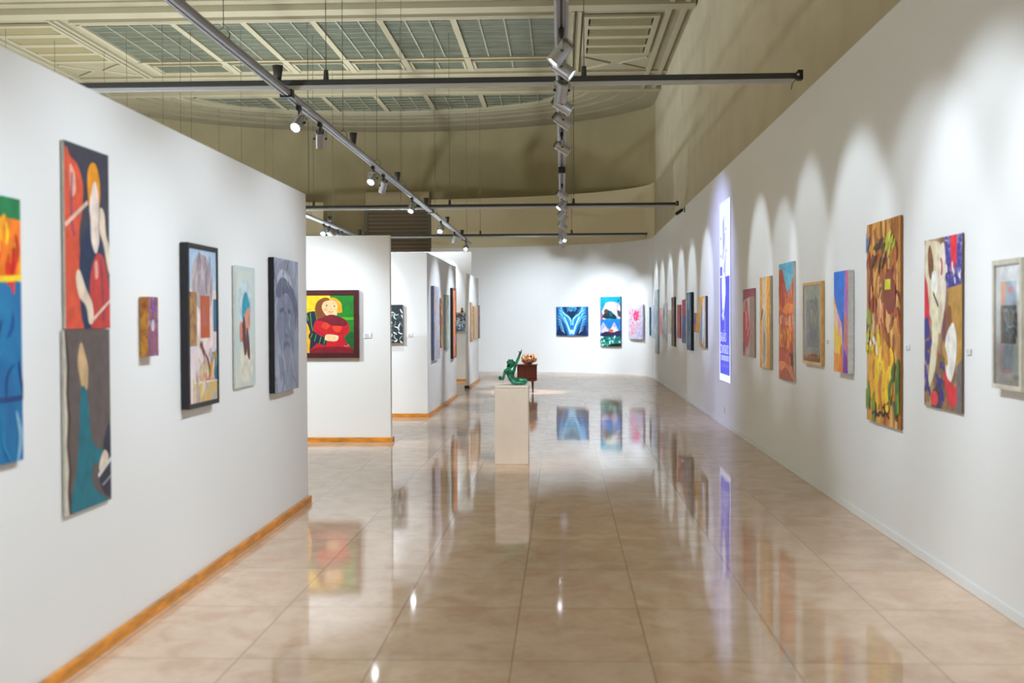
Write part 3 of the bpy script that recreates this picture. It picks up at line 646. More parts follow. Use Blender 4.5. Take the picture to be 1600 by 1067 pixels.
# --- far curved wall
def a_blue(A):
    A.R(0, 0, 100, 100, ramp_mat('deep_blue_ground', [(.3, (8, 44, 96)), (.55, (14, 90, 160)), (.75, (30, 140, 200))], 7))
    for sx in (1, -1):
        f = lambda x: 50 + sx*(x)
        A.C([(f(0), 0), (f(10), 10), (f(22), 40), (f(36), 70), (f(46), 100), (f(34), 100), (f(24), 76), (f(10), 60), (f(2), 50)], (24, 130, 200))
        A.S([(f(34), 98), (f(26), 78), (f(12), 66), (f(4), 54), (f(2), 36)], 5, (140, 214, 240)); A.S([(f(38), 90), (f(26), 56), (f(14), 36), (f(5), 2)], 6, (80, 180, 230))
        A.S([(f(24), 66), (f(16), 46), (f(8), 22), (f(4), 6)], 3, (206, 236, 246)); A.C([(f(14), 0), (f(30), 34), (f(42), 30), (f(48), 0)], (8, 34, 84))
        rnd = random.Random(5)
        for k in range(16):
            y = 94 - k*5; x = 47 - 1.3*abs(k - 6); A.S([(f(x), y), (f(x - 9), y - 5), (f(x - 13), y - 12)], 1.6, (150, 206, 236) if k % 2 else (60, 150, 206), taper=True)
    A.C([(26, 100), (34, 82), (50, 60), (66, 82), (74, 100)], (8, 40, 84)); A.E(50, 96, 18, 12, (30, 110, 160))
    A.rs(50, 61, [(90, 190, 220), (20, 100, 160), (120, 206, 230)], (2, 4), (1, 1.6), (0, 180), (36, 84, 64, 100)); A.E(50, 14, 5, 7, (190, 230, 244)); A.S([(50, 62), (50, 24)], 1.5, (8, 40, 90))
far_pic(869.1, 918.3, 479.2, 524.3, .04, 'wide symmetrical electric-blue picture on the far wall', a_blue, side=(10, 24, 50))
def a_land(A):
    A.R(0, 0, 100, 100, (16, 150, 196)); A.R(0, 86, 100, 100, (10, 160, 190))
    A.C([(0, 62), (14, 76), (30, 88), (60, 90), (90, 86), (100, 76), (100, 56), (60, 60), (20, 54)], (206, 190, 196)); A.C([(24, 78), (40, 88), (66, 86), (80, 78), (60, 70), (36, 70)], (240, 232, 216))
    A.C([(0, 70), (12, 66), (14, 56), (0, 54)], (150, 110, 140)); A.C([(84, 72), (100, 70), (100, 60), (88, 62)], (60, 60, 80))
    A.C([(8, 60), (24, 68), (36, 74), (52, 70), (66, 66), (80, 60), (76, 55), (50, 56), (28, 56), (16, 58)], (10, 50, 66)); A.C([(20, 72), (32, 76), (40, 68), (24, 66)], (80, 60, 50)); A.C([(44, 68), (54, 72), (62, 64), (50, 60)], (10, 96, 110))
    A.R(0, 30, 100, 54, (24, 120, 200)); A.C([(2, 28), (10, 46), (18, 48), (34, 38), (50, 34), (64, 46), (72, 48), (86, 36), (96, 28)], (170, 170, 206)); A.C([(10, 28), (24, 40), (40, 32), (56, 38), (70, 40), (90, 27)], (206, 196, 216))
    A.E(52, 31, 12, 4, (190, 100, 60)); A.C([(0, 24), (30, 30), (60, 28), (100, 32), (100, 20), (0, 20)], (40, 34, 76)); A.R(0, 0, 100, 20, (10, 120, 120))
    A.rs(70, 62, [(20, 160, 110), (120, 210, 200), (10, 90, 100), (200, 236, 236), (10, 60, 60), (60, 190, 160)], (6, 16), (3, 7), (0, 180), (0, 0, 100, 20)); A.C([(40, 0), (60, 5), (100, 6), (100, 0)], (8, 20, 30)); A.R(86, 90, 94, 94, (20, 90, 110))
far_pic(938, 969.6, 463.6, 541.2, .04, 'tall turquoise landscape picture on the far wall', a_land, side=(14, 60, 90))
def a_pink(A):
    A.R(0, 0, 100, 100, (190, 186, 206)); A.rs(150, 63, [(240, 150, 170), (236, 110, 140), (246, 196, 204), (226, 130, 160)], (4, 10), (3, 6), (0, 180), (12, 10, 84, 90)); A.rs(50, 64, [(214, 20, 100), (230, 50, 120), (190, 10, 80)], (4, 9), (3, 6), (0, 180), (40, 54, 70, 80)); A.C([(60, 0), (50, 20), (72, 34), (100, 36), (100, 0)], (184, 178, 208))
far_pic(982, 1004.6, 475.8, 529.6, .04, 'lilac picture speckled with pink on the far wall', a_pink, side=(176, 170, 186))

# --- right wall, from the far end to the camera
def streaks(seed, cols, n=40, ln=(14, 40), wd=(5, 12), ang=(60, 120), box=(0, 0, 100, 100)):
    return lambda A: A.rs(n, seed, cols, ln, wd, ang, box)
G2 = None
right_pic(1012, 1015.4, 480, 524, .05, 'teal canvas furthest along the right wall', streaks(71, [(20, 140, 140), (40, 160, 156), (16, 110, 116)]), bg=(24, 140, 140), side=(20, 110, 116))
right_pic(1017.2, 1022, 476.5, 527, .03, 'lavender canvas behind the tall pale one on the right wall', streaks(72, [(200, 200, 230), (160, 170, 214), (120, 140, 190), (226, 220, 236)]), bg=(200, 204, 228))
right_pic(1022.8, 1028.4, 452, 553, .022, 'tallest pale blue-grey canvas at the far end of the right wall', streaks(73, [(170, 196, 206), (130, 156, 180), (200, 214, 218), (110, 136, 160)], 60), bg=(176, 198, 208), side=(170, 166, 160))
right_pic(1030.2, 1035, 481, 523.5, .03, 'small pink canvas between two pale ones on the right wall', streaks(74, [(226, 150, 160), (240, 190, 196), (206, 110, 130)]), bg=(228, 160, 170))
right_pic(1035.6, 1040.6, 474.5, 533, .03, 'pale mint canvas with navy streaks on the right wall', streaks(75, [(190, 216, 220), (150, 190, 200), (40, 60, 110), (214, 226, 230)]), bg=(196, 216, 222), side=(186, 182, 184))
right_pic(1043.4, 1048.6, 484, 521.5, .03, 'small beige green canvas left of the brown one', streaks(76, [(190, 186, 160), (160, 150, 120), (190, 140, 110), (206, 204, 184)]), bg=(188, 184, 158))
right_pic(1049, 1053.6, 463.8, 541.5, .032, 'tall rust-brown canvas with dark sides on the right wall', streaks(77, [(150, 90, 60), (110, 80, 60), (190, 120, 90), (90, 60, 50), (110, 100, 60)], 60), bg=(130, 84, 64), side=(60, 50, 48))
right_pic(1058, 1062.7, 475.8, 528.6, .02, 'dark red canvas between brown and blue-red ones', streaks(78, [(170, 40, 50), (140, 60, 50), (190, 80, 60), (110, 60, 60)]), bg=(160, 50, 54), side=(140, 24, 36))
def a_rb(A): A.R(0, 64, 100, 100, (176, 40, 70)); A.R(0, 24, 100, 64, (40, 90, 160)); A.R(0, 0, 100, 24, (90, 70, 120)); A.rs(30, 79, [(190, 60, 90), (150, 30, 60)], (14, 40), (6, 12), (0, 180), (0, 68, 100, 100)); A.rs(30, 80, [(30, 110, 170), (70, 80, 150), (110, 80, 130)], (14, 40), (6, 12), (60, 120), (0, 0, 100, 56))
right_pic(1065.4, 1072, 467.5, 536.6, .03, 'canvas crimson above and blue below on the right wall', a_rb, bg=(90, 70, 120))
def a_navy(A): A.rs(90, 81, [(90, 120, 150), (40, 60, 90), (130, 160, 180), (60, 90, 110), (30, 40, 70), (90, 110, 120)], (10, 30), (4, 9), (60, 120)); A.C([(48, 100), (62, 96), (66, 76), (52, 70)], (150, 190, 214))
right_pic(1072.9, 1079.6, 456.3, 547.6, .05, 'tall mottled navy canvas with thick black sides', a_navy, bg=(50, 70, 96), side=(10, 12, 24))
def a_yp(A): A.P([(0, 0), (30, 0), (44, 60), (36, 100), (0, 100)], (90, 60, 130)); A.P([(0, 0), (26, 10), (30, 40), (0, 46)], (170, 90, 60))
right_pic(1083.9, 1091.9, 488.7, 519.6, .03, 'small yellow canvas with a purple edge on the right wall', a_yp, bg=(232, 166, 10), side=(200, 150, 40))
def a_sail(A):
    A.P([(50, 0), (60, 60), (84, 100), (100, 100), (100, 0)], (196, 186, 164)); A.C([(10, 0), (6, 40), (34, 76), (48, 82), (52, 60), (56, 20), (48, 2)], (128, 140, 160)); A.C([(50, 10), (54, 76), (66, 96), (80, 90), (74, 50), (66, 14)], (222, 228, 236))
    A.C([(44, 4), (56, 8), (66, 18), (60, 0)], (60, 66, 90)); A.P([(56, 10), (76, 18), (80, 0), (60, 0)], (224, 150, 20)); A.C([(0, 0), (18, 6), (30, 0)], (220, 150, 20))
right_pic(1092.8, 1102.2, 462.3, 543.4, .036, 'yellow canvas with a grey sail shape, beside the projected poster', a_sail, bg=(226, 158, 16), side=(60, 64, 80))
def a_redfig(A):
    A.R(0, 0, 100, 100, (196, 168, 168)); A.R(60, 0, 100, 100, (156, 124, 110)); A.C([(0, 100), (60, 100), (56, 88), (10, 84), (0, 78)], (150, 30, 70)); A.R(56, 88, 100, 100, (150, 60, 80))
    A.C([(26, 84), (38, 82), (44, 66), (56, 48), (60, 34), (52, 22), (38, 12), (20, 0), (0, 0), (0, 60), (12, 66), (18, 76)], (196, 50, 66)); A.C([(24, 78), (36, 74), (42, 52), (36, 38), (24, 44), (20, 60)], (216, 96, 96)); A.S([(22, 66), (34, 60), (28, 40)], 5, (236, 160, 150)); A.S([(40, 30), (52, 44)], 5, (236, 150, 140)); A.C([(18, 0), (34, 14), (50, 0)], (206, 190, 190)); A.R(0, 6, 12, 20, (110, 20, 60))
right_pic(1161, 1179, 449.8, 558.5, .012, 'red abstract figure canvas just right of the projected poster', a_redfig, side=(150, 130, 120))
def a_dune(A):
    A.R(0, 0, 100, 100, (240, 180, 90)); A.R(22, 0, 64, 100, (226, 198, 160)); A.R(0, 0, 14, 100, (236, 150, 30)); A.R(64, 0, 96, 100, (232, 160, 26)); A.R(92, 0, 100, 100, (176, 130, 40))
    A.C([(12, 56), (24, 66), (28, 62), (16, 52)], (74, 40, 24)); A.C([(30, 6), (28, 30), (34, 54), (48, 58), (56, 40), (54, 14), (46, 6)], (176, 170, 168)); A.C([(40, 14), (38, 36), (44, 50), (50, 36), (50, 18)], (134, 138, 150))
    A.S([(8, 80), (10, 50), (9, 10)], 3, (244, 190, 90)); A.S([(20, 30), (26, 18), (34, 8)], 4, (206, 160, 110)); A.rs(20, 83, [(240, 196, 120), (214, 186, 150), (236, 170, 60)], (12, 30), (3, 6), (80, 100))
right_pic(1187.4, 1204, 430.5, 577.5, .02, 'amber and cream striped canvas with a grey smear', a_dune, side=(170, 160, 150))
def a_canyon(A):
    A.R(0, 0, 100, 100, (92, 176, 200)); A.C([(0, 100), (40, 96), (100, 100), (100, 90), (50, 92)], (70, 160, 196))
    A.C([(0, 40), (0, 90), (10, 95), (26, 94), (36, 86), (46, 82), (52, 68), (56, 40)], (192, 66, 24)); A.C([(40, 30), (48, 68), (62, 76), (70, 70), (84, 80), (100, 84), (100, 30)], (206, 92, 30)); A.R(0, 0, 100, 56, (196, 84, 34))
    A.P([(0, 66), (30, 62), (60, 66), (100, 64), (100, 58), (60, 56), (0, 60)], (230, 130, 40)); A.C([(0, 52), (20, 56), (50, 53), (100, 56), (100, 44), (60, 47), (20, 45), (0, 47)], (226, 150, 110)); A.C([(0, 47), (20, 48), (60, 45), (100, 48), (100, 42), (50, 41), (0, 42)], (232, 120, 50))
    A.C([(4, 44), (40, 45), (84, 40), (80, 30), (50, 27), (16, 28), (4, 34)], (232, 146, 20)); A.C([(30, 40), (60, 38), (56, 32), (40, 30)], (214, 110, 20)); A.C([(0, 26), (30, 28), (60, 26), (100, 28), (100, 12), (60, 14), (0, 12)], (184, 70, 30)); A.P([(74, 24), (100, 24), (100, 12), (80, 14)], (90, 40, 30)); A.C([(0, 14), (30, 16), (70, 13), (100, 12), (100, 2), (60, 8), (0, 8)], (226, 130, 70))
    A.C([(10, 0), (30, 9), (60, 10), (90, 0)], (170, 80, 50)); A.rs(46, 84, [(214, 100, 40), (170, 54, 24), (232, 140, 60), (150, 60, 40)], (8, 20), (3, 7), (70, 110), (0, 10, 100, 80)); A.rs(12, 85, [(184, 60, 26), (206, 90, 40)], (8, 18), (4, 8), (80, 100), (2, 60, 40, 88))
right_pic(1217, 1239.6, 407.6, 597.2, .02, 'tall red canyon painting under a blue sky', a_canyon, side=(214, 190, 176))
def a_mount(A):
    A.R(0, 0, 100, 100, (178, 176, 156)); A.R(14, 18, 84, 82, ramp_mat('muted_drawing', [(.3, (110, 112, 100)), (.5, (140, 132, 116)), (.7, (160, 150, 130))], 14)); A.C([(30, 44), (36, 62), (50, 72), (66, 60), (72, 44), (50, 38)], (160, 138, 100)); A.C([(40, 44), (50, 60), (60, 44), (50, 30)], (120, 120, 84)); A.C([(30, 36), (50, 44), (74, 38), (60, 28), (36, 30)], (70, 110, 84))
    A.C([(50, 68), (40, 56), (36, 44), (42, 46), (50, 62), (60, 46), (66, 44), (62, 56)], (176, 160, 120)); A.rs(36, 86, [(96, 110, 96), (150, 120, 110), (170, 150, 120), (110, 90, 100)], (10, 26), (2, 5), (0, 180), (18, 22, 80, 78)); A.E(30, 26, 9, 3, (150, 96, 96)); A.R(44, 4, 84, 16, (150, 146, 128))
right_pic(1254, 1282.8, 438.7, 572, .028, 'muted print under glass in a light wooden frame', a_mount, name='framed_print', frame=(.028, (214, 166, 92), .028, .01, 'g'))
def a_ob(A):
    A.R(0, 0, 100, 100, (236, 150, 40)); A.P([(0, 100), (78, 100), (68, 0), (60, 0), (62, 30), (56, 48), (34, 56), (10, 70), (0, 78)], (6, 112, 226)); A.C([(0, 66), (20, 62), (44, 52), (56, 44), (60, 30), (56, 20), (30, 18), (0, 24)], (240, 200, 150))
    A.C([(20, 60), (36, 56), (50, 46), (46, 34), (30, 44)], (226, 160, 190)); A.C([(0, 46), (20, 44), (40, 36), (56, 30), (52, 20), (30, 18), (10, 24), (0, 38)], (246, 196, 40)); A.P([(78, 100), (100, 100), (98, 60), (96, 0), (68, 0), (66, 24), (72, 60)], (176, 110, 190)); A.P([(90, 100), (100, 100), (100, 90), (92, 80)], (236, 110, 120)); A.P([(74, 54), (90, 60), (94, 22), (80, 26), (72, 34)], (200, 120, 80)); A.P([(66, 0), (72, 24), (96, 14), (98, 0)], (110, 40, 160)); A.P([(56, 30), (62, 24), (66, 0), (40, 0), (46, 22)], (226, 120, 30)); A.S([(64, 60), (66, 30)], 6, (70, 70, 200))
right_pic(1303, 1325.2, 421.6, 584, .045, 'bright blue and orange canvas with deep white sides', a_ob, side=(214, 216, 218))
def a_gold(A):
    A.R(0, 0, 100, 100, ramp_mat('ochre_brushwork', [(.3, (160, 96, 30)), (.5, (200, 136, 50)), (.7, (226, 180, 100))], 5, stretch=(1.6, .6, 1)))
    A.C([(54, 72), (66, 76), (84, 72), (92, 62), (84, 52), (64, 52), (56, 60)], (122, 50, 24)); A.rs(60, 90, [(206, 150, 80), (170, 100, 30), (226, 176, 110), (150, 84, 24)], (14, 44), (4, 9), (75, 105)); A.rs(40, 91, [(150, 60, 24), (110, 44, 20), (180, 90, 40)], (10, 24), (4, 8), (40, 130), (0, 42, 100, 84))
    A.C([(56, 70), (72, 76), (86, 68), (88, 58), (70, 54), (58, 60)], (128, 46, 22)); A.R(34, 92, 44, 100, (190, 130, 40)); A.S([(44, 100), (48, 80), (52, 60)], 5, (150, 96, 30)); A.S([(56, 98), (54, 78)], 5, (214, 160, 90)); A.R(58, 66, 74, 71, (206, 206, 40)); A.rs(10, 92, [(150, 170, 40), (120, 150, 50)], (8, 18), (4, 8), (60, 120), (0, 44, 30, 58)); A.rs(9, 93, [(170, 180, 50), (200, 200, 70)], (8, 14), (4, 7), (20, 70), (60, 84, 84, 92))
    A.C([(10, 14), (14, 34), (30, 42), (56, 42), (74, 34), (80, 16), (50, 10)], (220, 160, 20)); A.rs(30, 94, [(240, 190, 20), (226, 150, 20), (250, 206, 50), (190, 110, 20)], (12, 34), (5, 10), (75, 105), (24, 14, 76, 42)); A.rs(14, 95, [(214, 140, 90), (236, 176, 130), (150, 60, 40)], (12, 30), (4, 7), (70, 100), (10, 48, 60, 66)); A.rs(9, 96, [(60, 110, 30), (100, 150, 40), (40, 84, 30)], (10, 24), (5, 10), (60, 120), (76, 8, 100, 28)); A.rs(9, 97, [(120, 150, 40), (90, 130, 40)], (10, 24), (5, 9), (60, 120), (0, 2, 30, 14)); A.C([(4, 92), (12, 94), (6, 88), (0, 86), (0, 97)], (90, 120, 180))
    A.rs(14, 98, [(60, 40, 20), (90, 50, 24)], (8, 16), (2, 5), (20, 70), (20, 78, 60, 90)); A.E(66, 8.5, 5, 2, (230, 200, 50)); A.S([(20, 4), (30, 5.5), (36, 3.8), (46, 6), (54, 4.4), (60, 8), (56, 9), (66, 5.5), (72, 4)], 2.4, (40, 30, 16)); A.rs(12, 99, [(176, 190, 30), (240, 236, 220), (230, 190, 40)], (6, 14), (3, 6), (0, 180), (0, 36, 40, 46))
right_pic(1354.5, 1406.8, 336, 672.2, .016, 'largest tall ochre and yellow abstract canvas on the right wall', a_gold, side=(140, 84, 30))
def a_abs(A):
    A.R(0, 0, 100, 100, ramp_mat('taupe_ground', [(.35, (116, 84, 60)), (.5, (150, 112, 80)), (.65, (190, 170, 130))], 5)); A.C([(0, 96), (20, 99), (50, 94), (58, 70), (50, 50), (40, 44), (10, 60)], (214, 202, 176)); A.P([(56, 100), (100, 100), (100, 72), (62, 70), (58, 84)], ramp_mat('speckled_violet', [(.4, (50, 44, 140)), (.55, (70, 66, 160)), (.72, (220, 214, 226))], 26))
    A.P([(70, 100), (88, 100), (86, 84), (74, 78)], (220, 36, 60)); A.P([(0, 80), (8, 74), (14, 60), (16, 46), (0, 44)], (214, 30, 60)); A.P([(66, 70), (100, 72), (100, 24), (86, 22), (78, 44), (66, 54)], (180, 136, 60)); A.C([(10, 94), (18, 96), (26, 84), (20, 76), (12, 80)], (120, 76, 40))
    A.C([(44, 94), (54, 96), (60, 80), (58, 62), (50, 56), (44, 72), (40, 84)], (226, 214, 200)); A.C([(22, 80), (34, 80), (36, 70), (28, 66), (20, 70)], (240, 240, 240)); A.C([(18, 68), (34, 66), (40, 50), (36, 34), (28, 20), (10, 10), (16, 26), (22, 44)], (226, 220, 190))
    A.P([(0, 52), (10, 54), (16, 46), (12, 40), (0, 40)], (50, 44, 140)); A.rs(16, 101, [(60, 54, 150), (110, 80, 70), (150, 110, 60), (50, 44, 130)], (8, 18), (6, 10), (50, 130), (0, 4, 18, 40)); A.C([(58, 56), (72, 60), (76, 46), (66, 40), (58, 44)], (140, 84, 40)); A.C([(50, 46), (58, 58), (60, 40), (54, 32)], (110, 60, 80))
    A.C([(60, 42), (70, 48), (80, 50), (88, 40), (84, 26), (72, 16), (62, 20), (58, 32)], (228, 226, 222)); A.C([(54, 40), (66, 28), (60, 26), (52, 34)], (190, 150, 70)); A.P([(36, 36), (46, 30), (66, 18), (84, 14), (88, 4), (70, 2), (56, 16), (38, 30)], (214, 44, 56)); A.P([(60, 6), (88, 6), (88, 16), (80, 12)], (220, 44, 60)); A.P([(88, 26), (100, 30), (100, 0), (88, 0)], (110, 104, 110))
    A.rs(20, 102, [(60, 54, 150), (120, 96, 60), (90, 80, 80), (50, 44, 130)], (8, 18), (5, 9), (0, 180), (34, 4, 54, 28)); A.P([(22, 0), (24, 10), (40, 14), (46, 0)], (60, 50, 54)); A.E(30, 5.5, 10, 4.5, (220, 60, 70)); A.rs(12, 103, [(60, 54, 150), (230, 226, 236)], (4, 10), (2, 4), (0, 180), (60, 72, 98, 82)); A.S([(46, 88), (50, 84), (48, 78)], 3, (200, 80, 70)); A.S([(26, 68), (40, 60)], 2.5, (70, 60, 80))
right_pic(1444.5, 1503.3, 363.8, 646.6, .01, 'collage-like canvas of white, red and violet shapes on the right wall', a_abs, side=(110, 86, 70))
def a_pr(A):
    A.R(0, 0, 100, 100, (232, 234, 236)); A.R(22, 64, 80, 86, (176, 196, 214)); A.P([(20, 64), (34, 64), (44, 86), (20, 86)], (236, 180, 150)); A.E(62, 79, 10, 3.2, (230, 140, 150)); A.R(22, 34, 80, 66, ramp_mat('dark_print_ink', [(.35, (20, 34, 40)), (.5, (30, 70, 76)), (.65, (70, 60, 40)), (.8, (90, 130, 120))], 14)); A.R(20, 34, 30, 66, (120, 76, 50)); A.R(74, 40, 84, 60, (110, 60, 60))
    A.rs(18, 105, [(200, 190, 180), (120, 170, 180), (160, 120, 90)], (14, 30), (1.5, 3), (0, 180), (26, 38, 78, 64), .4); A.R(20, 12, 80, 33, (160, 186, 214)); A.R(18, 12, 30, 33, (226, 180, 200)); A.R(72, 12, 84, 33, (190, 222, 200)); A.R(30, 12, 60, 30, (140, 170, 206)); A.E(44, 11, 24, 1.5, (230, 170, 180)); A.rs(14, 106, [(150, 180, 210), (190, 206, 222), (170, 200, 200)], (14, 30), (4, 8), (80, 100), (26, 15, 76, 32))
    A.E(82, 6.5, 12, 2.4, (170, 184, 176)); A.R(40, 1, 84, 4, (206, 206, 190))
right_pic(1551, 1597.5, 401.5, 613, .035, 'narrow white-framed print under glass nearest the camera on the right', a_pr, name='framed_print', frame=(.026, (196, 190, 176), .04, .012, 'g'))
label_card('small caption card between ochre and white-red canvases, right wall', right_pic, 1414, 1420, 538, 546)
label_card('small caption card beside the white-framed print, right wall', right_pic, 1509, 1516, 544, 554)
label_card('small caption card between wooden-framed print and blue-orange canvas', right_pic, 1289, 1293, 530, 536)

# --- projected exhibition poster, its projected light put into a glowing sheet on the wall
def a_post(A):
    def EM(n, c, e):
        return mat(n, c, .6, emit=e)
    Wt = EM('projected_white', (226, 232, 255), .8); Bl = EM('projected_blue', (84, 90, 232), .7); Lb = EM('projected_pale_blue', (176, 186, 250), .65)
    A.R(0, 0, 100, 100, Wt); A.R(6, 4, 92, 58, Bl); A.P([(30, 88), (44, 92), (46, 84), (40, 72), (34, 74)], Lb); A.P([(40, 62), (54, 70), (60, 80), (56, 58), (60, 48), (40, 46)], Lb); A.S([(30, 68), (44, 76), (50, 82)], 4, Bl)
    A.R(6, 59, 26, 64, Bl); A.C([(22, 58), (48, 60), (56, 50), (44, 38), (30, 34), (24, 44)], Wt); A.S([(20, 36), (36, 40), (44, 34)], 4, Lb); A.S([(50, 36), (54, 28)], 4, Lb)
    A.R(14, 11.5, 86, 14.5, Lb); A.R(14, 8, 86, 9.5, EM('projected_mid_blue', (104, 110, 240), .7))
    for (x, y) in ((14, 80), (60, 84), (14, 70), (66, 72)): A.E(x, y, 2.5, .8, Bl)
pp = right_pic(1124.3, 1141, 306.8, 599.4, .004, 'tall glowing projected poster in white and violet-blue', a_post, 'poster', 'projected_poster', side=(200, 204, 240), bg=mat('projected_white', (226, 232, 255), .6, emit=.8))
def text_part(body, x, y, h, wd, par, W, H, m, z):
    cu = bpy.data.curves.new('lettering', 'FONT'); cu.body = body; cu.align_x = 'LEFT'; cu.size = 1
    tmp = bpy.data.objects.new('lettering_tmp', cu); COL.objects.link(tmp); bpy.context.view_layer.update()
    me = bpy.data.meshes.new_from_object(tmp); COL.objects.unlink(tmp); bpy.data.objects.remove(tmp)
    xs = [v.co.x for v in me.vertices]; ys = [v.co.y for v in me.vertices]
    y1 = .7
    for v in me.vertices: v.co = ((v.co.x - min(xs))/(max(xs) - min(xs))*wd + x, v.co.y/y1*h + y, z)
    me.materials.clear(); me.materials.append(m); o = bpy.data.objects.new('lettering', me); COL.objects.link(o); o.parent = par; return o
bb = [Vector(c) for c in pp.bound_box]; PW = max(c.x for c in bb)*2; PHh = max(c.y for c in bb)
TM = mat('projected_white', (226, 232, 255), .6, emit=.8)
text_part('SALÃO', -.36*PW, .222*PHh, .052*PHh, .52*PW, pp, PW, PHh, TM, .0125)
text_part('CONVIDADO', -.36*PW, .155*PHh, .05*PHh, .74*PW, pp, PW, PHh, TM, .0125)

# ------------------------------------------------------------------ pedestal, statue, cabinet, copper piece
PED = mat('pedestal_paint', (232, 226, 222), .6, var=.02, scale=4)
mb = MB(); mb.box(-.18, .18, -.18, .18, 0, .815, PED); mb.box(-.182, .182, -.182, .182, .815, .84, mat('pedestal_top', (232, 230, 228), .5))
pc = onz(799.5, 725.5, 0); PX, PY = pc.x, pc.y + .18
tag(mb.build('pedestal', None, (PX, PY, 0), bevel=.004), 'white square pedestal carrying the green statue', 'pedestal')
BZ = mat('green_patina_and_shading', (36, 104, 84), .2, .25, var=.5, scale=22, bump=.5, bscale=26)  # green patina; its dark and light mottling also paints in shading and highlights
def skin(name, verts, edges, m, parent=None, loc=(0, 0, 0), sub=2):
    me = bpy.data.meshes.new(name); me.from_pydata([v[:3] for v in verts], edges, []); o = bpy.data.objects.new(name, me); COL.objects.link(o)
    o.location = loc; o.parent = parent
    sk = o.modifiers.new('skin', 'SKIN'); sk.use_smooth_shade = True
    for i, v in enumerate(verts):
        d = me.skin_vertices[0].data[i]; d.radius = (v[3], v[3] if len(v) < 5 else v[4]); d.use_root = (i == 0)
    s = o.modifiers.new('sub', 'SUBSURF'); s.levels = sub; s.render_levels = sub
    me.materials.append(m); return o
K = 1/2050.
#statue_q
def q(cx, cy, dy, r, r2=None): return ((cx - 400)*K, dy, max((878 - cy)*K, 0), r*K*1.22, (r2 or r)*K*1.22)
V = [q(362, 808, 0, 84, 66), q(374, 720, -.005, 78, 56), q(372, 630, -.01, 92, 58), q(356, 560, -.01, 112, 58), q(352, 490, .0, 34),
     q(355, 430, .012, 62), q(362, 372, .015, 60),                                            # 4 neck 5,6 head
     q(250, 585, -.012, 40), q(222, 660, -.02, 27), q(208, 760, -.035, 22), q(168, 752, -.06, 18), q(142, 728, -.07, 44),   # left arm to hand 7..11
     q(450, 500, -.008, 40), q(495, 400, .0, 30), q(540, 300, .012, 27), q(572, 215, .02, 22), q(590, 175, .022, 22),      # raised arm 12..16
     q(605, 130, .024, 10), q(622, 95, .026, 6), q(560, 150, .018, 8), q(532, 140, .016, 5), q(618, 140, .03, 7),           # fingers 17..21
     q(440, 806, .03, 60), q(560, 800, .05, 58), q(680, 806, .055, 66), q(740, 822, .05, 44),                               # near thigh 22..25
     q(440, 836, -.045, 40), q(560, 846, -.055, 34), q(650, 848, -.04, 28), q(712, 850, -.02, 20)]                           # far shin 26..29
Ed = [(0, 1), (1, 2), (2, 3), (3, 4), (4, 5), (5, 6), (3, 7), (7, 8), (8, 9), (9, 10), (10, 11), (3, 12), (12, 13), (13, 14), (14, 15), (15, 16), (16, 17), (17, 18), (16, 19), (19, 20), (16, 21), (0, 22), (22, 23), (23, 24), (24, 25), (0, 26), (26, 27), (27, 28), (28, 29)]
root = empty('bronze_statue', (PX, PY, .847)); tag(root, 'green patinated bronze figure kneeling with one arm raised', 'statue')
body = skin('figure', V, Ed, BZ, root)
mb = MB(); rnd = random.Random(3)
def blob(mb, c, r, m, seed=0):
    rr = random.Random(seed); n, k = 10, 7; vs = []; fs = []
    for i in range(k + 1):
        ph = math.pi*i/k
        for j in range(n):
            th = 2*math.pi*j/n; q_ = 1 + rr.uniform(-.12, .12)
            vs.append((c[0] + r*q_*math.sin(ph)*math.cos(th), c[1] + r*q_*math.sin(ph)*math.sin(th), c[2] + r*q_*math.cos(ph)))
    for i in range(k):
        for j in range(n): fs.append((i*n + j, i*n + (j + 1) % n, (i + 1)*n + (j + 1) % n, (i + 1)*n + j))
    mb.faces(vs, fs, m, True)
for i, (cx, cy, dy, r) in enumerate(((312, 380, 0, 34), (340, 335, 0, 24), (406, 338, .0, 24), (436, 380, .0, 30), (372, 350, -.012, 30), (318, 440, -.005, 32), (300, 480, 0, 22), (420, 430, -.004, 30), (360, 400, -.025, 40), (380, 455, -.02, 28))):
    x, y, z, _, _ = q(cx, cy, dy, r); blob(mb, (x, y, z), r*K, BZ, i)
x, y, z, _, _ = q(366, 405, .0, 60); blob(mb, (x, y, z), 66*K, BZ, 77)
mb.build('hair', root)
mb = MB(); x, y, z, _, _ = q(146, 728, -.07, 40); blob(mb, (x, y, z), .021, BZ, 40); mb.build('held_ball', root)

WOOD = mat('dark_mahogany', (84, 34, 22), .35, var=.22, scale=10, stretch=(6, 6, 1))
cc = onz(832, 612.7, 0); CXX = cc.x - .115; CYY = cc.y + .12
root = empty('wooden_cabinet', (CXX, CYY, 0)); tag(root, 'small dark mahogany bedside cabinet on tapered legs behind the pedestal', 'cabinet')
mb = MB(); mb.box(-.21, .21, -.16, .16, .275, .575, WOOD); mb.build('body', root, bevel=.006)
mb = MB(); mb.box(-.225, .225, -.175, .175, .575, .592, WOOD); mb.build('top', root, bevel=.004)
mb = MB(); mb.extr_y([(-.17, .235), (.17, .235), (.228, .262), (.228, .275), (-.228, .275), (-.228, .262)], -.175, .175, WOOD); mb.build('bottom_tray', root, bevel=.003)
mb = MB(); mb.box(-.18, .18, -.166, -.16, .30, .55, WOOD); d = mb.build('drawer', root, bevel=.002)
mb = MB(); mb.lathe([(0, 0), (.01, 0), (.007, .008), (.013, .016), (.011, .024), (0, .026)], mat('old_brass', (120, 90, 40), .35, .8), 14); kn = mb.build('knob', d, (0, -.166, .42), (math.pi/2, 0, 0))
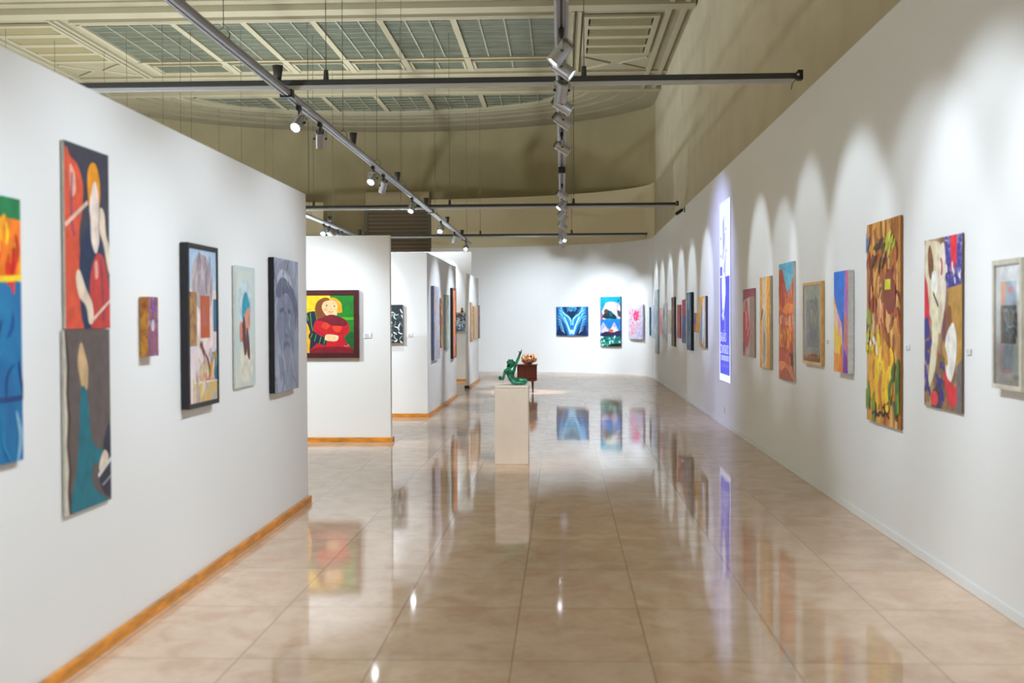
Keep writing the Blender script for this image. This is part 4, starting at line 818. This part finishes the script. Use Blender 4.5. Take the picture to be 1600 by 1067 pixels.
for sx in (-1, 1):
    for sy_ in (-1, 1):
        mb = MB(); mb.tube([(sx*.115, sy_*.11, .24), (sx*.118, sy_*.115, .12), (sx*.12, sy_*.12, 0)], [.024, .019, .012], WOOD, 12); mb.build('leg', root)
COP = mat('polished_copper', (250, 188, 150), .28, .55, var=.06, scale=20)
mb = MB(); rnd = random.Random(11)
for k in range(40):
    ax = Vector((rnd.uniform(-1, 1), rnd.uniform(-.6, .6), rnd.uniform(-1, 1))).normalized(); st = Vector((rnd.uniform(-1, 1), rnd.uniform(-1, 1), rnd.uniform(-.9, 1))).normalized()
    st = (st - ax*st.dot(ax)*.6).normalized(); pts = []; sh_ = rnd.uniform(.92, 1.08)
    for i in range(12):
        v = Matrix.Rotation(.17*i, 3, ax) @ st; v = v + Vector((0, 0, .22*math.sin(i*.9 + k))); v.normalize()
        pts.append((.158*v.x*sh_, .11*v.y*sh_, .112*v.z*sh_ + .12))
    mb.tube(pts, [.006] + [.0098]*10 + [.005], COP, 8)
mb.lathe([(0, .03), (.08, .04), (.115, .08), (.115, .13), (.08, .18), (0, .20)], mat('copper_gap_shade', (70, 28, 16), .4, .4), 18)  # dark core painted in for the shade between the strands
mb.v = [(x, min(y, .1), max(z, .003)) for x, y, z in mb.v]
zmin = min(v[2] for v in mb.v); mb.v = [(x, y, z - zmin) for x, y, z in mb.v]
tag(mb.build('copper_sculpture', None, (CXX + .035, CYY, .5925)), 'tangled polished copper knot sculpture on the wooden cabinet', 'sculpture')

# ------------------------------------------------------------------ lighting beams and tracks
BZc = 3.86
def beam(label, p_left, p_right, xr, wires, jn, lastx=-7.5):
    """cross beam: dark upper channel and pale lower rail; Y from the photo row, ends on the right wall"""
    a = onz(*p_left, BZc); b = onz(*p_right, BZc); s = (b.y - a.y)/(b.x - a.x)
    yc = b.y + (0 - b.x)*s; ang = math.atan(s)*0.0; Yc = (a.y + b.y)/2
    x1 = wall_x(Yc) - .07; x0 = lastx
    r = empty('lighting_beam', ((x0 + x1)/2, Yc, BZc)); tag(r, label, 'lighting beam'); h = (x1 - x0)/2; m0 = (x0 + x1)/2
    mb = MB(); mb.box(-h, h, -.03, .03, -.015, .035, ANTH); mb.build('upper_channel', r, bevel=.004)
    mb = MB(); mb.box(-h, h - .05, -.02, .02, -.058, -.0155, ALU_L); mb.build('lower_rail', r, bevel=.004)
    mb = MB(); mb.box(h - .0, h + .05, -.045, .045, -.03, .06, BLACK); mb.tube([(h + .0, -.05, .01), (h + .0, -.06, .01)], .03, BLACK, 14); mb.tube([(h + .0, -.06, .01), (h + .0, -.064, .01)], .014, ALU_L, 12); mb.build('wall_bracket', r)
    mb = MB(); mb.tube([(h - .01, -.02, -.02), (h - .05, -.02, -.07), (h - .055, -.01, -.12)], .004, BLACK, 6); mb.build('loose_cable', r)
    for x in wires:
        mb = MB(); mb.tube([(x - m0, 0, .04), (x - m0, 0, ZC - BZc - .001)], .0045, STEEL, 5); mb.build('suspension_wire', r)
        mb = MB(); mb.tube([(x - m0, 0, .0355), (x - m0, 0, .13)], [.028, .022], ANTH, 12); mb.build('wire_clip', r)
    return Yc
def xa(px, Y): return ony(px, 300, Y).x
Yb1 = onz(700, 128, BZc).y; Yb2 = onz(771, 322, BZc).y; Yb3 = onz(820, 367, BZc).y
beam('dark cross beam nearest the camera with pale underside rail', (600, 128.5), (1100, 123), 0, [xa(511, Yb1), xa(913, Yb1)], 0)
beam('middle dark cross beam above the second partition', (771, 321.5), (780, 321.5), 0, [xa(p, Yb2) for p in (491, 703, 896, 285, 90)], 0)
beam('farthest dark cross beam close to the curved far wall', (800, 367.3), (850, 367), 0, [xa(p, Yb3) for p in (570, 750, 893, 414, 233, 342)], 0)
TZ = 3.77            # track centre height
def track(label, X, y0, y1, hooks, cones, joints):
    r = empty('lighting_track', (X, (y0 + y1)/2, TZ)); tag(r, label, 'lighting track'); c = (y0 + y1)/2
    prof = [(-.052, -.012), (-.052, .012), (-.036, .032), (.036, .032), (.052, .012), (.052, -.012), (.034, -.03), (.020, -.03), (.020, -.012), (-.020, -.012), (-.020, -.03), (-.034, -.03)]
    mb = MB(); n = len(prof); vs = [(x, y0 - c, z) for x, z in prof] + [(x, y1 - c, z) for x, z in prof]
    fs = [(i, (i + 1) % n, n + (i + 1) % n, n + i) for i in range(n)] + [list(range(n))[::-1], list(range(n, 2*n))]
    mb.faces(vs, fs, ALU); mb.build('aluminium_profile', r)
    mb = MB(); mb.box(-.019, .019, y0 - c + .01, y1 - c - .01, -.026, -.013, mat('track_channel_dark', (40, 40, 44), .5))
    for sx in (-.014, .014): mb.box(sx - .003, sx + .003, y0 - c + .01, y1 - c - .01, -.031, -.026, ALU_L)
    o = mb.build('power_channel', r)
    for y in hooks:
        mb = MB(); y_ = y - c
        mb.tube([(0, y_, .10), (0, y_, ZC - TZ - .001)], .004, STEEL, 5); mb.build('suspension_wire', r)
        mb = MB(); mb.tube([(-.045, y_, .02), (-.05, y_, .06), (-.03, y_, .095), (0, y_, .11), (.03, y_, .095), (.05, y_, .06), (.045, y_, .02)], .005, STEEL, 6); mb.build('wire_hook', r)
    for y in cones:
        mb = MB(); mb.v = []; mb.lathe([(0, .03), (.030, .03), (.052, .19), (.048, .19), (0, .185)], ANTH, 18); mb.v = [(x, yy + y - c, z) for x, yy, z in mb.v]; mb.build('feed_cone', r)
    for y in joints:
        mb = MB(); mb.box(-.06, .06, y - c - .05, y - c + .05, -.045, .034, BLACK); mb.build('beam_joint', r)
LTX = -2.68; CTX = 0.0
def ty(y, X=None): return 2.22*F/(VPY - y)
track('left silver lighting track running above the left partitions', LTX, 4.5, 33.4, [onx(349, 38, LTX).y, onx(536, 205, LTX).y, onx(589, 250, LTX).y, onx(628, 282, LTX).y, onx(680, 330, LTX).y, 8.0], [onx(434, 125, LTX).y, onx(552, 225, LTX).y, onx(621, 283, LTX).y, onx(666, 320, LTX).y, onx(699, 345, LTX).y, onx(722, 366, LTX).y], [Yb1, Yb2, Yb3])
track('central silver lighting track crowded with spotlights', CTX, 1.0, 33.0, [6.2, 15.0, 24.5], [], [Yb1, Yb2, Yb3])
T2 = -5.38
track('leftmost silver lighting track, half hidden behind the second partition', T2, 8.0, 32.0, [onx(483, 330, T2).y, onx(521, 345, T2).y], [onx(515, 345, T2).y, onx(562, 365, T2).y], [Yb1, Yb2, Yb3])

# further free-hanging wires seen against the ceiling
for i, (px, Y, zb) in enumerate([(12, 22.3, 3.9), (165, 24.3, 3.9), (200, 20.3, 3.9), (256, 22.3, 3.9), (300, 20.2, 3.9), (378, 20.2, 3.9), (427, 31, 3.9), (482, 22.3, 3.9), (520, 31, 3.9), (626, 20.2, 3.9), (680, 22.3, 3.9), (729, 31, 3.9), (897, 22.0, 3.9)]):
    x = xa(px, Y); zb = 3.9
    if Y < 21.5: Y = Yb2 - .6; x = xa(px, Y)
    mb = MB(); mb.tube([(0, 0, 0), (0, 0, ZC - zb - .001)], .004, STEEL, 5); o = mb.build('hanging_wire', None, (x, Y, zb)); tag(o, 'thin steel wire hanging from the ceiling above the tracks', 'wire', 'thin wires hanging from the ceiling')

# ------------------------------------------------------------------ track spotlights
hb = MB(); hb.lathe([(.0, .072), (.030, .072), (.034, .066), (.046, .06), (.048, .05), (.048, -.075), (.050, -.085), (.050, -.092), (.045, -.092), (.041, -.078), (.036, -.06), (0, -.055)], SILVER, 22)
for k in range(3): hb.lathe([(.034, .066 + k*.009), (.040, .068 + k*.009), (.034, .070 + k*.009)], ANTH, 22)
hb.v = [(x*1.15, y*1.15, z*1.15) for x, y, z in hb.v]; HOUSE = hb.data('housing')
lb = MB(); lb.lathe([(0, -.083), (.033, -.083), (.034, -.08)], LENS, 20); lb.v = [(x*1.15, y*1.15, z*1.15) for x, y, z in lb.v]; LENSD = lb.data('lens')
lb = MB(); lb.lathe([(0, -.07), (.03, -.074), (.041, -.083)], LENS_DIM, 20); lb.v = [(x*1.15, y*1.15, z*1.15) for x, y, z in lb.v]; LENSO = lb.data('lens')
kb = MB(); kb.lathe([(0, 0), (.011, 0), (.013, .01), (.009, .02), (0, .022)], BLACK, 12); KNOB = kb.data('knob')
ab = MB(); ab.box(-.018, .018, -.055, .055, -.045, 0, BLACK); ab.tube([(0, 0, -.045), (0, 0, -.085)], .009, BLACK, 10); ADP = ab.data('adapter')
yb = MB(); yb.tube([(-.072, 0, -.175), (-.072, 0, -.105), (-.06, 0, -.088), (.06, 0, -.088), (.072, 0, -.105), (.072, 0, -.175)], .006, SILVER, 8); YOKE = yb.data('yoke')
cb_ = MB(); cb_.tube([(0, .04, -.04), (.02, .065, -.07), (.03, .06, -.11), (.012, .035, -.13)], .004, BLACK, 6); CABLE = cb_.data('cable')
def ob(name, data, par, loc=(0, 0, 0), rot=None):
    o = bpy.data.objects.new(name, data); COL.objects.link(o); o.parent = par; o.location = loc
    if rot is not None: o.rotation_mode = 'QUATERNION'; o.rotation_quaternion = rot
    return o
def spot(X, Y, target, label, group, power=1., size=58, blend=.75, col=(.80, .91, 1.), small=False):
    base = Vector((X, Y, TZ - .032)); r = empty('track_spotlight', base); tag(r, label, 'spotlight', group)
    piv = base + Vector((0, 0, -.17)); d = (Vector(target) - piv).normalized()
    az = math.atan2(d.y, d.x)
    if not small:
        ob('adapter', ADP, r); yk = ob('yoke', YOKE, r); yk.rotation_euler = (0, 0, az - math.pi/2)
        ob('cable', CABLE, r)
    else: ob('adapter', ADP, r); ob('yoke', YOKE, r).rotation_euler = (0, 0, az - math.pi/2)
    qt = (-d).to_track_quat('Z', 'Y')
    hh = ob('housing', HOUSE, r, (0, 0, -.17), qt)
    facing = power > 0
    ob('lens', LENSD if facing else LENSO, hh)
    if not small:
        for sx in (-1, 1):
            k = ob('knob', KNOB, hh, (sx*.056, 0, 0)); k.rotation_euler = (0, sx*math.pi/2, 0)
    if facing:
        l = bpy.data.lights.new('spot_lamp', 'SPOT'); l.energy = SPOT_W*power; l.spot_size = math.radians(size); l.spot_blend = blend; l.color = col; l.shadow_soft_size = .035
        lo = ob('spot_lamp', l, hh, (0, 0, -.125))
    return r
GC = 'spotlights on the central track'; GL = 'spotlights on the left track'
COOL = (.80, .91, 1.)
order = ['out of frame overhead', 'nearest visible', 'second', 'third', 'fourth', 'fifth', 'sixth', 'seventh', 'eighth', 'ninth', 'tenth', 'eleventh', 'twelfth', 'thirteenth']
# right wall washes: (Y on track, Y aimed at, z aimed at, power, cone)
RW = [(4.9, 4.9, 1.4, .52, 74), (6.3, 6.4, 1.5, .55, 70), (6.95, 7.5, 1.6, .34, 62), (9.3, 9.15, 1.85, .48, 54), (10.9, 11.0, 2.1, .32, 46), (11.75, 12.3, 1.9, .35, 40), (13.6, 13.75, 2.1, .42, 42), (18.7, 18.9, 2.1, .5, 44), (20.8, 21.1, 2.1, .5, 40), (22.6, 23.1, 2.1, .55, 40), (24.9, 25.5, 2.1, .6, 40), (26.9, 27.6, 2.1, .65, 38), (28.8, 29.5, 2.1, .8, 40)]
for i, (y, ya, za, pw, sz) in enumerate(RW):
    lb_ = 'silver spotlight on the central track aimed at the right wall, %s from the camera' % (['nearest', 'second nearest', 'third nearest', 'fourth', 'fifth', 'sixth', 'seventh', 'eighth', 'ninth', 'tenth', 'eleventh', 'twelfth', 'last'][i])
    spot(CTX, y, (wall_x(ya), ya, za), lb_, GC, pw, sz, .55, COOL, small=y > 17)
# far wall washes
spot(CTX, 28.0, (-.2, 33.8, 1.1), 'silver spotlight on the central track aimed at the blue far-wall picture', GC, 3.2, 56, .8, COOL, True)
spot(CTX, 29.9, (1.5, 32.9, 1.0), 'silver spotlight at the end of the central track aimed far right', GC, 1.6, 66, .8, COOL, True)
spot(CTX, 31.2, (2.36, 31.2, 1.2), 'silver spotlight on the central track lighting the far right corner', GC, .8, 60, .8, COOL, True)
spot(CTX, 29.3, (-2.4, 34.1, 1.2), 'silver spotlight on the central track aimed at the far wall, left part', GC, 1.4, 70, .9, COOL, True)
# left-facing heads of the central track
LWt = [(3.4, 3.2, 1.0, 'first'), (5.2, 5.1, 1.0, 'second'), (6.6, 6.9, .9, 'third'), (8.75, 8.6, .8, 'fourth')]
for y, ya, pw, nm in LWt: spot(CTX, y, (-2.17, ya, 1.0), 'silver spotlight on the central track aimed at the foreground partition, %s along' % nm, GC, pw*.70, 78, .9, COOL)
for y, ya, pw, nm in ((20.3, 19.4, 1.1, 'nearer'), (22.2, 22.2, 1.1, 'farther')): spot(CTX, y, (-2.15, ya, 1.3), 'silver spotlight lighting the partition block side, the %s one' % nm, GC, pw, 50, .7, COOL, True)
spot(CTX, 26.1, (-2.14, 27.5, 1.3), 'silver spotlight lighting the narrow far partition', GC, 1.4, 56, .7, COOL, True)
spot(CTX, 24.0, (CXX + .1, CYY - .15, .6), 'silver spotlight aimed down at the copper sculpture', GC, 2.2, 34, .7, (1, .94, .86), True)
spot(CTX, 10.2, (PX, PY - .1, .8), 'added silver spotlight brightening the green statue and pedestal', GC, .9, 40, .7, (1, .95, .88))  # extra lamp added to brighten the pedestal front and statue
# left track
def lt(px, py): return onx(px, py, LTX).y
for (px, py, tg, pw, lab) in ((467, 172, (-3.6, 8.3, .9), .5, 'lit silver spotlight nearest on the left track, facing the camera'),
        (500, 200, (-3.0, 14.5, 1.0), .6, 'silver spotlight second on the left track, back towards the camera'),
        (583, 262, (-3.7, 13.2, .8), .4, 'lit silver spotlight third on the left track'),
        (599, 277, (-3.5, 18.3, 1.2), .8, 'silver spotlight fourth on the left track, back towards the camera'),
        (644, 313, (-3.5, 18.5, .9), .5, 'lit silver spotlight just before the middle cross beam'),
        (689, 347, (-3.3, 22.5, .9), .5, 'lit silver spotlight between the middle and farthest beams'),
        (710, 362, (-3.2, 28.9, 1.3), .7, 'dark-looking silver spotlight just before the farthest beam'),
        (728, 377, (-3.0, 28.5, 1.0), .4, 'lit silver spotlight at the far end of the left track')):
    spot(LTX, lt(px, py), tg, lab, GL, pw, 60, .8, COOL)
G3 = 'spotlights on the leftmost track'
for (px, py, tg, pw, lab) in ((506, 350, (-5.6, 22.6, .9), .5, 'brightly lit spotlight on the leftmost track above the second partition'),
        (515, 353, (-3.6, 29, 1.2), .5, 'silver spotlight close behind the brightly lit one on the leftmost track'),
        (528, 358, (-6.5, 31, 1.2), .4, 'silver spotlight fourth from the end of the leftmost track'),
        (534, 361, (-6.5, 32, 1.2), .4, 'silver spotlight third from the end of the leftmost track')):
    spot(T2, onx(px, py, T2).y, tg, lab, G3, pw, 60, .8, COOL, True)
spot(T2, 15.6, (-3.2, 18.3, 1.3), 'spotlight on the leftmost track aimed at the worm-stroke canvas', G3, 2.7, 60, .9, COOL)
spot(T2, 12.2, (-3.6, 14.6, 1.5), 'spotlight on the leftmost track aimed at the woman in red', G3, 2.2, 60, .9, COOL)

# projector above the poster, throwing a bluish spill on the right wall
pj = empty('projector', (CTX, 16.6, TZ - .032)); tag(pj, 'small black box fitting hanging under the central track near the poster', 'projector')
mb = MB(); mb.box(-.05, .05, -.04, .04, -.09, -.001, BLACK); mb.build('casing', pj, bevel=.006)
l = bpy.data.lights.new('projector_lamp', 'SPOT'); l.energy = 260; l.spot_size = math.radians(84); l.spot_blend = .9; l.color = (.45, .52, 1.); l.shadow_soft_size = .03
d = Vector((wall_x(17), 17.3, 1.9)) - Vector((CTX + .07, 16.6, TZ - .08)); ob('projector_lamp', l, pj, (.14, 0, -.05), (-d).to_track_quat('Z', 'Y'))

# security camera and socket
cp = onx(1060, 330, wall_x(21.5) - .12); Xw = wall_x(cp.y)
r = empty('security_camera', (Xw, cp.y, cp.z)); tag(r, 'small black security camera on the right wall under the middle beam', 'camera')
mb = MB(); mb.box(-.012, 0, -.03, .03, -.02, .09, BLACK); mb.build('wall_plate', r)
mb = MB(); mb.tube([(-.012, 0, .04), (-.06, -.02, .04), (-.09, -.04, .01)], .008, BLACK, 8); mb.build('arm', r)
mb = MB(); mb.tube([(-.06, -.01, .02), (-.17, -.14, -.06)], .032, BLACK, 14); mb.build('body', r)
cp = onx(1132, 640, wall_x(15.7)); mb = MB(); mb.box(-.012, 0, -.04, .04, -.04, .04, mat('socket_plastic', (222, 222, 226), .4)); tag(mb.build('wall_socket', None, (wall_x(cp.y) - .0005, cp.y, cp.z), bevel=.003), 'small white wall socket below the projected poster', 'socket')

# made-up bodies for the added fill lamps, out of view
up = None
for X_, Y_, e_ in FILL_LIGHTS:
    r = empty('added_uplighter', (X_, Y_, 0)); tag(r, 'made-up slim grey uplighter holding an added fill light, out of sight', 'floor lamp', 'added fill lamps out of sight')
    if up is None:
        a = MB(); a.lathe([(0, 0), (.16, 0), (.16, .02), (0, .025)], ANTH, 24); b = MB(); b.tube([(0, 0, .022), (0, 0, 1.47)], .014, ANTH, 10)
        c = MB(); c.lathe([(0, 1.47), (.05, 1.475), (.14, 1.53), (.17, 1.58), (.165, 1.58), (.13, 1.54), (0, 1.49)], ALU_L, 28); up = (a.data('base'), b.data('pole'), c.data('bowl'))
    for nm, dt in zip(('base', 'pole', 'bowl'), up): ob(nm, dt, r)
